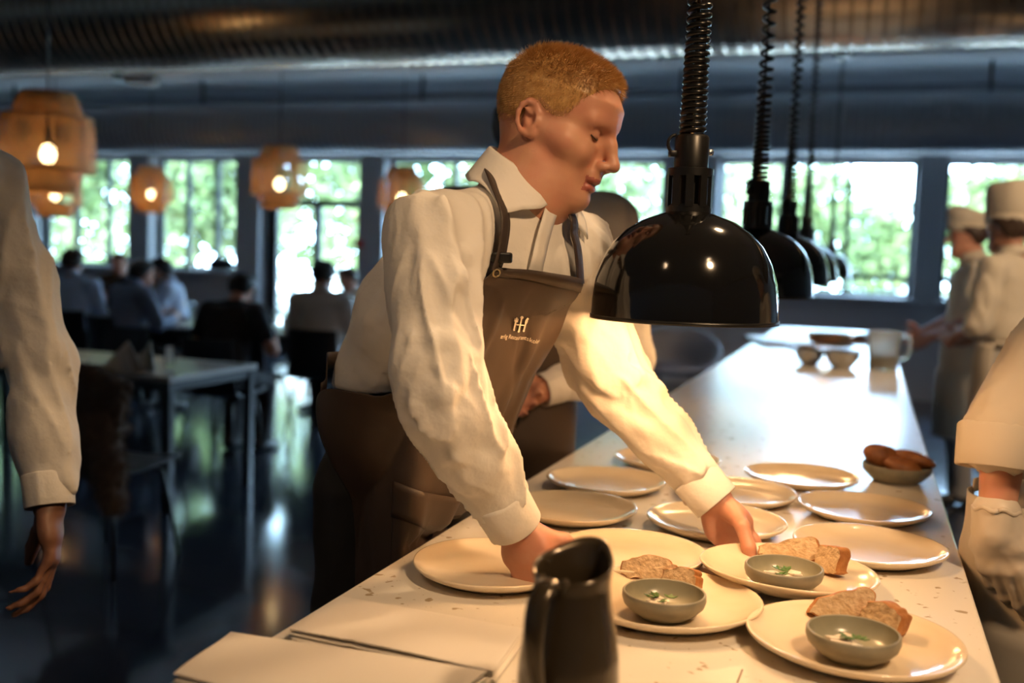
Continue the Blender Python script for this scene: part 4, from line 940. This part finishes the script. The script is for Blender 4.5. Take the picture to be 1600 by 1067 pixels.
# ------------------------------------------------------------------ the other people
def frame_of(yaw): return V3(math.cos(yaw), math.sin(yaw), 0), V3(-math.sin(yaw), math.cos(yaw), 0)
def cam_yaw(x, z):                  # heading of a direction given as (to the photo's right, towards the camera)
    d = cam_dir(x, 0, z); return math.atan2(d[1], d[0])
def person(loc, yaw, label, sit=False, H=1.78, lean=0.0, hyaw=0.0, hpitch=0.0, arms=None, shirt=None, sleeves=1.0, trous=None, hair=None, vox=.011, skin=None, shoes=True, hat=False, apron=None, shift=(0, 0), short=False, hands=None, gloves=None, group=None, bulk=1.0, seat=.47, tuck=None, hs=1.0):
    f, l = frame_of(yaw); base = V3(*loc); k = H/1.78
    root = empty('person', base, label=label, cat='person', group=group)
    hz = seat+.10 if sit else .93*k; Q = base+UP*hz
    def T(x, y, z): # torso point: lean about the hips
        return Q+f*(x*math.cos(lean)+z*math.sin(lean)+shift[0]*min(1, max(0, z/.4)))+l*(y+shift[1]*min(1, max(0, z/.4)))+UP*(z*math.cos(lean)-x*math.sin(lean))
    sk = skin or m_skin; sw = .185*k*bulk
    shs = {'L': T(-.01, sw, .47*k), 'R': T(-.01, -sw, .47*k)}; nb = T(.0, 0, .54*k); O = T(.045, 0, .655*k)
    hy = yaw+hyaw; hf = V3(math.cos(hy)*math.cos(hpitch), math.sin(hy)*math.cos(hpitch), -math.sin(hpitch)); A = head_axes(hf, UP+.0*l)
    B = Field(); L = head(B, O, A, 1.0*k, detail=vox < .008)
    B.rc(L(-.03, 0, -.04), nb-UP*.02, .055*k, .060*k, .03); B.rc(nb-UP*.02, T(0, 0, .44*k), .06*k, .06*k, .04); B.chain([T(0, 0, .44*k), T(0, 0, .2), Q], [.07, .07, .07], .05)
    SF = Field(); w = bulk
    SF.ec(T(0, 0, -.04 if not short else .0), T(0, 0, .16*k), (.158*w, .115*w), (.158*w, .115*w), l, .05); SF.ec(T(0, 0, .16*k), T(.0, 0, .40*k), (.16*w, .118*w), (.178*w, .115*w), l, .05)
    tk = tuck if tuck is not None else (.16 if short else .10)
    if not sit: SF.add(lambda p: (Q[2]+tk+.02)-p[..., 2], Q, 9, 'i', .01)
    SF.rc(shs['L']-UP*.01, shs['R']-UP*.01, .062, .062, .05); SF.rc(nb-UP*.03, shs['L'], .06, .056, .05); SF.rc(nb-UP*.03, shs['R'], .06, .056, .05)
    fl = [(T(0, 0, 0), T(0, 0, .45), .15, 6, .8, .012)]
    arms = arms or {}; wr_ = {}
    for sd, sg in (('L', 1), ('R', -1)):
        e_, w_ = arms.get(sd, ((-.03, .06, -.28), (.03, .07, -.53)))
        g = lambda q: shs[sd]+(f*q[0]+l*q[1]*sg+UP*q[2])*k
        el, wr = (np.asarray(q, float) if isinstance(q, np.ndarray) else g(q) for q in (e_, w_)); wr_[sd] = (el, wr)
        B.chain([T(0, 0, .44*k), shs[sd], el, wr], [.05, .045, .040, .028], .03)
        hd, hn = (hands or {}).get(sd, (nrm(wr-el), -l*sg*.9+f*.2)); B_t = ((18, 22, 15), (22, 26, 18), (26, 30, 20), (30, 32, 22))
        hand(B, wr, hd, hn, sd, B_t, s=k*hs, r=1.0 if vox < .008 else 1.12)
        a1, a2 = nrm(el-shs[sd]), nrm(wr-el); m1 = (shs[sd]+el)/2
        if sleeves >= 1: SF.chain([shs[sd], m1, el, el+(wr-el)*.55, wr-a2*.05], [.066, .062, .056, .050, .041], .025)
        elif sleeves > .5: SF.chain([shs[sd], m1, el+a2*.02], [.068, .066, .066], .025)
        else: SF.chain([shs[sd], shs[sd]+(el-shs[sd])*.55], [.068, .066], .025)
        fl += [(shs[sd], el, .062, 9, 1.2*sg, .018), (el, wr, .05, 11, -1.1*sg, .016)]
    SF.disp = folds(fl, seed=int(abs(base[0]*17+base[1]*5)) % 50)
    mats = [sk, m_lip]
    bo = flesh('body', B, min(vox, .0075) if vox < .012 else .009, mats, root, 1)
    so = flesh('shirt', SF, vox, [shirt or m_shirt], root, 1)
    if sleeves >= 1:
        for sd in 'LR': cuff(wr_[sd][1]-nrm(wr_[sd][1]-wr_[sd][0])*.06, wr_[sd][1], .044, .042, shirt or m_shirt, root, UP*.3-f, button=False)
    if shirt not in (m_tee,):
        cz = nrm(L(-.01, 0, -.05)-T(0, 0, .48*k)); rf = nrm(f-cz*np.dot(f, cz)); rs = np.cross(cz, rf)
        at_world(MB().grid([[nb+cz*(.010+h)+(rf*math.cos(a)+rs*math.sin(a))*(r+.004*math.cos(a)) for a in np.linspace(.1, 2*math.pi-.1, 40)] for h, r in ((-.02, .062), (.028, .061), (.034, .063), (.02, .070), (-.022, .086))]).build('collar', shirt or m_shirt, None, solid=.003), root)
    tm_ = trous or m_trous; TF = Field(); w = bulk
    if sit:
        kn = {s_: Q+f*.44*k+l*sg*.12-UP*(.09) for s_, sg in (('L', 1), ('R', -1))}; an = {s_: kn[s_]*V3(1, 1, 0)-f*.05+UP*(base[2]+.09) for s_ in kn}
        TF.ec(Q-UP*.02, T(0, 0, .10), (.165*w, .125*w), (.155*w, .12*w), l, .05)
    else:
        kn = {s_: Q+f*.02+l*sg*.105-UP*.44*k for s_, sg in (('L', 1), ('R', -1))}; an = {s_: base+l*sg*.12-f*.03+UP*.09 for s_ in kn}
        TF.ec(Q-UP*.05, T(0, 0, tk), (.165*w, .125*w), (.162*w, .12*w), l, .05)
    for s_, sg in (('L', 1), ('R', -1)):
        hp_ = Q+l*sg*.085; TF.chain([hp_, (hp_+kn[s_])/2, kn[s_], an[s_]], [.095*w, .088*w, .068*w, .062*w], .03)
        if shoes: shoe((an[s_][0], an[s_][1], base[2]), f+l*sg*.15, root)
    TF.disp = folds([(kn['L'], an['L'], .066, 9, .6, .008), (kn['R'], an['R'], .066, 9, -.6, .008)], seed=3)
    flesh('trousers', TF, max(vox, .009), [tm_], root, 1)
    if hair is not None:
        HC = Field(); head(HC, O, A, k, detail=False, ears=False)
        class C_:
            def bounds(s): return O-.2, O+.2
            def th(s, p):
                q = (p-O)@A.T/k; x, y, z = q[..., 0], np.abs(q[..., 1]), q[..., 2]; line = np.interp(x, [-.12, -.085, -.05, -.02, 0, .03, .06, .085, .12], [-.06, -.068, -.05, -.01, .02, .03, .065, .085, .1])
                e = z-line; return np.where(e > 0, .016*np.clip(e/.02, 0, 1)**.6+.007*noise(q*38)*np.clip(e/.03, 0, 1), -.005)
            def __call__(s, p): return HC(p)-s.th(p)
            def blocks(s, p, c, R): return HC.blocks(p, c, R)-s.th(p)
        hv, hq = surface(C_(), .006, 1); q_ = (hv[hq].mean(1)-O)@A.T/k; kp = C_().th(hv[hq].mean(1)) > -.004
        at_world(link('hair', np_mesh('hair', hv, hq[kp]), hair), root)
    if hat:
        th = .12 if hat == 'soft' else .20; n = 44; G = []
        for h, r, sq in ((.038, .101, 0), (.040, .104, 0), (.085, .106, 0), (.087, .103, 0), (.10, .108, .2), (th+.02, .112, .4), (th+.045, .098, .5), (th+.052, .06, .6), (th+.045, .001, 0)):
            G.append([O+A[2]*(h*k+.006*sq*math.sin(5*a+h*40)+.020*math.cos(a)*(h > .1)*(1 if hat == 'soft' else -.5))+(A[0]*(math.cos(a)*1.12-.04)+A[1]*math.sin(a)*.90)*r*k*(1+.03*sq*math.sin(7*a)) for a in np.linspace(0, 2*math.pi, n, endpoint=False)])
        ho = at_world(MB().grid(G[3:], cu=True).build('hat', m_coat, recalc=True), root)
        bo_ = MB().grid(G[:4], cu=True).build('hat_band', m_coat, recalc=True); bo_.parent = ho; bo_.matrix_parent_inverse = Matrix.Identity(4)
        c = O+A[2]*.09*k-A[0]*.118*k+A[1]*.03; mk = MB().lathe([(.0001, .002), (.009, .002), (.010, 0)], 12).build('hat_mark', m_dark); mk.parent = ho; mk.matrix_parent_inverse = Matrix.Identity(4); mk.location = Vector(c); mk.rotation_euler = Vector(-A[0]).to_track_quat('Z', 'Y').to_euler()
    if apron is not None:
        AF = Field(); AF.pr = SF.pr[:2]+TF.pr; G = []
        z1 = .10; z0 = -.50*k if not sit else -.05
        for z in np.linspace(z1, z0, 26): G.append([T(0, 0, z)*0+(Q+UP*z+f*(.135+.02*(z < -.1))*math.cos(a)*w+l*.19*math.sin(a)*w) for a in np.linspace(-1.9, 1.9, 50)])
        G = push_out(np.array(G), AF, .010, 4); ao = at_world(MB().grid(G).build('apron', apron, None, solid=.003), root)
        tie = at_world(MB().grid([[Q+UP*(.09+h)+(f*math.cos(a)*.140+l*.180*math.sin(a))*w*1.03 for a in np.linspace(1.8, 2*math.pi-1.8, 30)] for h in (0, .025)]).build('apron_tie', apron, None, solid=.003), root); tie.parent = ao; tie.matrix_parent_inverse = Matrix.Identity(4)
    return root, dict(L=L, O=O, A=A, T=T, Q=Q, f=f, l=l, wr=wr_, shs=shs)
def ground(px, d, py=700): p = P(px, py, d); return V3(p[0], p[1], 0)

# waiter seen from behind, hands on his back
g = ground(793, 2.72); yw = cam_yaw(.05, -1)
_, kw2 = person(g, yw, 'waiter in white shirt seen from behind the bending waiter, hand on his back', H=1.96, lean=.03, hyaw=-.25, shirt=m_shirt, trous=m_apron, hair=m_dark, vox=.0065, skin=m_skinr, shift=(0, -.035), short=True, tuck=.25, hs=.86,
       arms={'R': (P(984, 566, 2.72), P(846, 610, 2.585)), 'L': (P(700, 566, 2.72), P(752, 632, 2.60))}, hands={'R': (cam_dir(-1, -.12, .05), cam_dir(0, .25, 1)), 'L': (cam_dir(1, .05, .1), cam_dir(0, .2, 1))})
# man at the edge of the frame, back to us
g = ground(-205, 1.92)
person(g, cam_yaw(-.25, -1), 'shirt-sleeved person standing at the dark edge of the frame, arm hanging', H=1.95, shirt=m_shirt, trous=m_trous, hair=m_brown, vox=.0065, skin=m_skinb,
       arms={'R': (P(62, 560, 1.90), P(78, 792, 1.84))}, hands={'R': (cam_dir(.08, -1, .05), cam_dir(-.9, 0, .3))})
# cook with gloves by the counter, only the arm in view
g = ground(1705, 1.78)
ck, kc = person(g, cam_yaw(-.45, 1), 'cook in rolled cream sleeves and a latex glove beside the counter', H=1.80, shirt=m_coat, trous=m_check, hair=m_brown, vox=.0065, skin=m_skin, sleeves=.75, apron=m_coat, hat='soft', shift=(0, .19),
       arms={'R': (P(1572, 660, 1.74), P(1556, 810, 1.72))}, hands={'R': (cam_dir(.14, -1, .0), cam_dir(.75, 0, -.65))})
GF = Field(); el, wr = P(1572, 660, 1.74), P(1556, 810, 1.72)
hand(GF, wr, cam_dir(.14, -1, .0), cam_dir(.75, 0, -.65), 'R', ((10, 14, 10), (15, 20, 14), (22, 26, 18), (28, 30, 20)), [(.75, .5, .35), (.95, .25, .3), (1, .1, .2)], s=1.04, r=1.10); GF.rc(wr-nrm(wr-el)*.01, wr+nrm(wr-el)*.02, .034, .03, .02); GF.disp = lambda p: .0018*noise(p*110)+.0010
flesh('glove', GF, .004, [m_glove], ck, 1); w_ = nrm(wr-el); at_world(MB().tube([wr-w_*.012+.036*(nrm(np.cross(w_, V3(1, 0, .2)))*math.cos(a)*(1.05)+nrm(np.cross(w_, np.cross(w_, V3(1, 0, .2))))*math.sin(a))+w_*.003*math.sin(7*a) for a in np.linspace(0, 2*math.pi, 40)], .0042, 8).build('glove_rim', m_glove), ck)
cuff(el+(wr-el)*.05, el+(wr-el)*.50, .072, .070, m_coat, ck, cam_dir(-1, 0, .3), button=False)
# two cooks by the window
g = ground(1560, 5.5)
person(g, cam_yaw(-.55, -.85), 'cook in tall cream hat, back turned, near the window end of the counter', H=1.87, shirt=m_coat, trous=m_check, hair=m_brown, hat='tall', sleeves=.75, vox=.010, skin=m_skind, apron=m_coat,
       arms={'L': ((.0, .08, -.28), (.20, -.02, -.36)), 'R': ((.02, .07, -.28), (.22, -.10, -.36))})
g = ground(1500, 6.25)
person(g, cam_yaw(-.95, -.3), 'cook in soft cream hat in profile, standing beyond the other cook', H=1.85, shirt=m_coat, trous=m_check, hair=m_brown, hat='soft', sleeves=.4, vox=.010, skin=m_skinr, bulk=1.08, apron=m_coat,
       arms={'L': ((.02, .08, -.27), (.24, -.06, -.40)), 'R': ((.04, .08, -.27), (.25, -.08, -.38))})

# ------------------------------------------------------------------ dining furniture
def table(x0, x1, y0, y1, label, H=.74):
    t = empty('dining_table', ((x0+x1)/2, (y0+y1)/2, 0), label=label, cat='table', group='dining tables'); a, b = (x1-x0)/2, (y1-y0)/2
    MB().box((0, 0, H-.015), (2*a, 2*b, .03), bev=.004).build('table_top', m_tabtop, t, sm=False)
    fr = MB()
    for s_ in (-1, 1): fr.box((0, s_*(b-.035), H-.055), (2*a-.06, .025, .05)); fr.box((s_*(a-.035), 0, H-.055), (.025, 2*b-.06, .05))
    fr.build('frame', m_blackm, t, sm=False)
    for sx in (-1, 1):
        for sy in (-1, 1): MB().box((sx*(a-.035), sy*(b-.035), (H-.03)/2), (.05, .05, H-.03), bev=.004).build('leg', m_blackm, t, sm=False)
    return t
CH = {}
def chair(x, y, yaw, label):
    """black moulded shell chair on four thin legs; faces yaw"""
    if not CH:
        prof = [(.22, .455), (.10, .445), (-.08, .435), (-.17, .455), (-.215, .53), (-.245, .66), (-.27, .80), (-.275, .83)]
        c = interp([(a, 0, b) for a, b in prof], 30); G = []
        for i, p in enumerate(c):
            t = i/29; w = .215-.02*t+(.01*math.sin(t*6)); G.append([(p[0]+.055*(y**2)*(t > .45)*min(1, (t-.45)*4)-0*.01, y*w, p[2]+.025*y*y*(1-t)) for y in np.linspace(-1, 1, 17)])
        CH['shell'] = MB().grid(G).mesh('shell'); smooth(CH['shell']); CH['shell'].materials.append(m_chair)
        CH['leg'] = []
        for sx in (-1, 1):
            for sy in (-1, 1):
                m = MB().tube([(sx*.10, sy*.10, .435), (sx*.16, sy*.16, .40), (sx*.22, sy*.21, 0)], [.009, .010, .009], 8).mesh('leg'); smooth(m); m.materials.append(m_blackm); CH['leg'].append(m)
    t = empty('shell_chair', (x, y, 0), yaw, label=label, cat='chair', group='black shell chairs')
    s = bpy.data.objects.new('seat_shell', CH['shell']); COL.objects.link(s); s.parent = t; md = s.modifiers.new('thickness', 'SOLIDIFY'); md.thickness = .012
    for m in CH['leg']: o = bpy.data.objects.new('leg', m); COL.objects.link(o); o.parent = t
    return t
def tumbler(p, label, h=.11, r=.034, m=None, stem=False):
    t = empty('drinking_glass', p, label=label, cat='glass', group='glasses on the dining tables')
    if stem: MB().lathe([(0, 0), (.033, 0), (.033, .003), (.005, .006), (.004, .08), (.02, .09), (.038, .12), (.036, .18), (.034, .18), (.036, .12), (.018, .094), (0, .09)], 28).build('body', m_glass, t)
    else: MB().lathe([(0, 0), (r*.85, 0), (r, h), (r-.003, h), (r*.82, .008), (0, .008)], 28).build('body', m_glass, t)
    return t
def seated(px, d, cx, cz, label, clab, **kw):
    g = ground(px, d, 520); yw = cam_yaw(cx, cz); f, l = frame_of(yw)
    chair(g[0]+f[0]*.04, g[1]+f[1]*.04, yw, clab); return person(g, yw, label, sit=True, vox=.012, **kw)
TA = .74
table(-5.35, -3.43, 4.46, 5.28, 'pale-topped dining table with black legs, nearest of the dining tables')
table(-6.35, -4.05, 7.35, 8.15, 'pale dining table where the person in black sits, beyond the nearest table')
table(-9.6, -7.9, 8.3, 9.2, 'dining table of the blue-shirted guests near the left windows')
reach = {'L': ((.10, .05, -.26), (.34, -.06, -.22)), 'R': ((.10, .05, -.26), (.34, -.06, -.22))}
reach2 = {'L': ((.02, .12, -.26), (.27, .0, -.20)), 'R': ((.02, .12, -.26), (.27, .0, -.20))}
seated(345, 6.9, .25, -1, 'person in black T-shirt leaning over a table, back towards us', 'black chair under the person in the black T-shirt', H=1.70, lean=.38, hpitch=.35, shirt=m_tee, sleeves=.4, hair=m_dark, skin=m_skin, arms=reach2)
seated(500, 8.0, .12, -1, 'person in white shirt sitting upright, seen from behind', 'black chair under the upright person in white', H=1.80, lean=.02, shirt=m_shirt, hair=m_dark, arms=reach)
seated(556, 9.4, -.55, .8, 'red-faced person in white shirt facing us, looking down', 'black chair under the person facing us', H=1.66, lean=.12, hpitch=.35, shirt=m_shirt, hair=m_brown, skin=m_skinr, arms=reach2)
seated(107, 9.2, -.1, -1, 'person in pale blue shirt seen from behind, just past the foreground sleeve', 'black chair under the pale blue shirt by the windows', H=1.84, lean=.10, shirt=m_shirtb, hair=m_brown, arms=reach)
seated(186, 8.6, .55, -.8, 'person in grey-blue shirt hunched towards the table, half turned away', 'black chair under the grey-blue shirt', H=1.74, lean=.28, shirt=m_shirtg, hair=m_dark, arms=reach)
seated(188, 11.0, .2, 1, 'person across the table facing us, head just above the grey-blue shirt', 'black chair of the guest across the table', H=1.74, lean=.05, shirt=m_tee, hair=m_brown, skin=m_skinr, arms=reach2)
seated(282, 9.6, -.9, .1, 'person in blue shirt in profile leaning on the table before the window', 'black chair under the blue shirt in profile', H=1.74, lean=.22, hpitch=.1, shirt=m_shirtb, hair=m_dark, arms=reach)
# things on the tables
p = onz(283, 500, TA); bt = empty('water_bottle', (p[0], p[1], TA), label='white glass water bottle standing on the table before the person in black', cat='bottle')
MB().lathe([(0, 0), (.042, 0), (.045, .01), (.045, .15), (.03, .20), (.016, .23), (.016, .27), (0, .27)], 32).build('body', m_white, bt); MB().lathe([(.0175, .262), (.0175, .285), (0, .287)], 24).build('cap', m_steel, bt)
for px, py, st, lb in ((265, 572, False, 'empty water tumbler on the nearest dining table beside the folded napkin'), (268, 500, False, 'small glass beside the white water bottle'), (300, 503, True, 'stemmed glass to the far side of the white bottle'), (432, 515, True, 'stemmed glass catching light before the upright person in white'), (446, 517, False, 'low tumbler beside the stemmed glass near the person in white'), (238, 470, True, 'stemmed glass on the blue-shirted guests table')):
    p = onz(px, py, TA) if px != 238 else V3(-8.2, 8.7, TA); tumbler((p[0], p[1], TA), lb, stem=st)
p = onz(440, 512, TA); fl_ = empty('flower_pot', (p[0], p[1]+.1, TA), label='little pot of pink flowers on the table before the person in white', cat='flowers')
MB().lathe([(0, 0), (.035, 0), (.045, .08), (.04, .08), (.03, .01), (0, .01)], 24).build('pot', m_white, fl_)
r_ = random.Random(5); fm = MB(); m_pink = mat('pink_petals', (.6, .10, .16), .6)
for k in range(26):
    a, q, z = r_.uniform(0, 6.28), r_.uniform(0, .05), r_.uniform(.09, .15); fm.lathe([(.0001, .01), (.012, .004), (.008, -.006), (.0001, -.008)], 8, c=(q*math.cos(a), q*math.sin(a), z))
fm.build('blossom', m_pink, fl_); sm_ = MB()
for k in range(8): sm_.tube([(0, 0, .02), (.03*math.cos(k), .03*math.sin(k), .12)], .003, 6)
sm_.build('stems', m_herb, fl_)
def stand_napkin(px, py, rz, lab, h=.17, w=.13):
    p = onz(px, py, TA); t = empty('standing_napkin', (p[0], p[1], TA), rz, label=lab, cat='napkin', group='napkins folded into points'); G = []
    for i in range(16):
        v = i/15; G.append([(w*(u)*(1-v)*.9+.03*v, .05*math.cos(u*1.6)*(1-v)+.02*v, h*v+.012*u*u*(1-v)) for u in np.linspace(-1, 1, 15)])
    MB().grid(G).build('cloth', m_linen, t, solid=.004)
    MB().grid([[(q[0]*.8-.02, q[1]-.05*(1-i/15), q[2]*.82) for q in r] for i, r in enumerate(G)]).build('inner_fold', m_linen, t, solid=.004)
stand_napkin(190, 582, .5, 'standing folded napkin leaning over, on the nearest dining table'); stand_napkin(225, 580, -.4, 'upright pointed napkin on the nearest dining table, nearer the tumbler')
# fur-covered chair
g = ground(186, 4.55, 600); fc = chair(g[0]-.05, g[1], cam_yaw(.35, -1), 'black chair with a brown fur thrown over it at the nearest table')
FU = Field(); ya = cam_yaw(.35, -1); f, l = frame_of(ya); c0 = V3(g[0]-.05, g[1], 0)-f*.25
FU.ec(c0+UP*.84-l*.03, c0+UP*.52, (.20, .055), (.21, .05), l, .05); FU.ec(c0+UP*.86+f*.05, c0+UP*.66+f*.10, (.19, .045), (.17, .03), l, .05); FU.rc(c0-l*.17+UP*.62-f*.02, c0-l*.26+UP*.36-f*.02, .07, .045, .05)
FU.disp = lambda p: .022*noise(p*34)+.012*noise(p*90)-.01
th_ = empty('fur_throw', c0, label='shaggy brown fur throw draped over the back of a chair', cat='throw'); fo = flesh('pelt', FU, .012, [m_fur], th_, 0)
fv, fq = surface(FU, .012, 0); fn_ = vnormals(fv, fq); r2 = np.random.default_rng(2); i_ = r2.integers(0, len(fv), 9000); d_ = fn_[i_]*.5+r2.normal(size=(9000, 3))*.3-UP*.7; d_ /= np.linalg.norm(d_, axis=1)[:, None]; s_ = np.cross(d_, r2.normal(size=(9000, 3))); s_ *= (.0016/np.linalg.norm(s_, axis=1))[:, None]; p_ = fv[i_]
at_world(link('pile', np_mesh('pile', np.stack([p_-s_, p_+s_, p_+d_*.035], 1).reshape(-1, 3), np.arange(27000).reshape(-1, 3)), m_fur), th_)
chair(-5.0, 5.8, -math.pi/2, 'empty black chair on the far side of the nearest table'); chair(-4.4, 6.75, math.pi/2, 'empty black chair on the near side of the second table')
# woven easy chair by the window wall
p = ground(1056, 9.6, 560); ec_ = empty('easy_chair', (p[0], p[1], 0), cam_yaw(-.3, 1), label='round grey woven easy chair on dark wooden legs beyond the counter', cat='chair')
G = []
for i in range(14):
    t = i/13; G.append([(math.cos(a)*(.12+.26*t**.7), math.sin(a)*(.12+.28*t**.7), .40+.06*t+.34*t**2*(.5-.5*math.cos(a))**1.2) for a in np.linspace(0, 2*math.pi, 40, endpoint=False)])
MB().grid([[(0, 0, .40)]*40]+G, cu=True).build('basket_seat', m_rattan, ec_, solid=.02); MB().tube(G[-1]+[G[-1][0]], .016, 8).build('rim', m_rattan, ec_)
MB().lathe([(0, .50), (.2, .49), (.22, .46), (.2, .43), (0, .43)], 32).build('cushion', mat('grey_cushion', (.25, .25, .29), .9), ec_)
for sx in (-1, 1):
    for sy in (-1, 1): MB().tube([(sx*.16, sy*.16, .43), (sx*.24, sy*.24, 0)], [.018, .012], 10).build('leg', m_pwood, ec_)
# dark bundle on the window sill
p = ony(345, 411, WY+.10); db = empty('dark_bag', (p[0], p[1], 1.10), label='dark rounded bag lying on the window sill', cat='bag'); BF = Field(); BF.ell(V3(p[0], p[1], 1.19), V3(.22, .10, .085), None); BF.rc(V3(p[0]-.1, p[1], 1.25), V3(p[0]+.1, p[1], 1.25), .02, .02, .04); BF.add(lambda q: 1.101-q[..., 2], p, 9, 'i', .01)
flesh('bag_body', BF, .014, [m_tee], db, 1); at_world(MB().tube(interp([(p[0]-.1, p[1], 1.26), (p[0], p[1], 1.33), (p[0]+.1, p[1], 1.26)], 12), .01, 8).build('strap', m_tee), db)
# ------------------------------------------------------------------ woven bamboo pendants
PD = {}
def pendant(px, py, d, D, lab):
    p = P(px, py, d); s = D/.54
    if not PD:
        tiers = [(.150, .205, .15, .30), (.255, .27, -.16, .16), (.20, .17, -.29, -.15)]; rims = MB()
        def strips(n, w, seed):
            mb = MB()
            for r1, r0, z0, z1 in tiers:
                for sg in (-1, 1):
                    for k in range(n):
                        a0 = 2*math.pi*k/n; G = []
                        for i in range(9):
                            t = i/8; z = z0+(z1-z0)*t; r = r0+(r1-r0)*t+.008*math.sin(math.pi*t)+.0015*sg; a = a0+sg*t*(z1-z0)*2.6; w_ = w/r; G.append([(r*math.cos(a-w_), r*math.sin(a-w_), z), (r*math.cos(a+w_), r*math.sin(a+w_), z)])
                        mb.grid(G)
            return mb
        PD['shade'] = strips(74, .0048, 0).mesh('woven_shade'); PD['shade'].materials.append(m_bamboo)
        for r1, r0, z0, z1 in tiers:
            for z, r in ((z0, r0), (z1, r1)): rims.tube([(r*math.cos(a), r*math.sin(a), z) for a in np.linspace(0, 2*math.pi, 49)], .006, 6)
        for r1, r0, z0, z1 in tiers:
            for k in range(8): a = k*math.pi/4; rims.tube([((r0+(r1-r0)*t+.008*math.sin(math.pi*t))*math.cos(a), (r0+(r1-r0)*t+.008*math.sin(math.pi*t))*math.sin(a), z0+(z1-z0)*t) for t in (0, .25, .5, .75, 1)], .0045, 5)
        for z, ra, rb in ((.15, .205, .255), (-.155, .20, .27)):
            for k in range(24): a = k*math.pi/12; rims.tube([(ra*math.cos(a), ra*math.sin(a), z), (rb*math.cos(a), rb*math.sin(a), z)], .004, 5)
        PD['rims'] = rims.mesh('rims'); PD['rims'].materials.append(m_bamboo); smooth(PD['rims'])
        PD['bulb'] = MB().lathe([(.0001, -.115), (.025, -.108), (.043, -.085), (.048, -.06), (.04, -.03), (.018, -.005), (.013, .01)], 24).mesh('bulb'); PD['bulb'].materials.append(m_bulb); smooth(PD['bulb'])
        PD['socket'] = MB().lathe([(.0001, .10), (.018, .095), (.02, .0), (.0001, 0)], 20).mesh('socket'); PD['socket'].materials.append(m_blackm)
    t = empty('pendant_lamp', p, label=lab, cat='pendant lamp', group='woven bamboo pendant lamps')
    for k in PD: o = bpy.data.objects.new(PD[k].name.split('.')[0], PD[k]); COL.objects.link(o); o.parent = t; o.scale = (s, s, s)
    MB().tube([(0, 0, .09*s), (0, 0, ZC-p[2])], .006, 6).build('cord', m_rubber, t)
    light('POINT', 'pendant_light', p-UP*.06*s, 14, (1, .60, .25), shadow_soft_size=.05)
pendant(75, 225, 6.0, .52, 'largest woven bamboo pendant lamp, nearest to us')
pendant(437, 278, 9.5, .52, 'woven bamboo pendant lamp glowing before the glazed door')
pendant(236, 297, 12.0, .48, 'small woven bamboo pendant lamp hung before a window past the largest one')
pendant(628, 302, 11.4, .52, "woven bamboo pendant lamp half hidden behind the bending waiter's shoulder")
pendant(86, 297, 10.3, .5, 'woven bamboo pendant lamp seen just below the largest one')
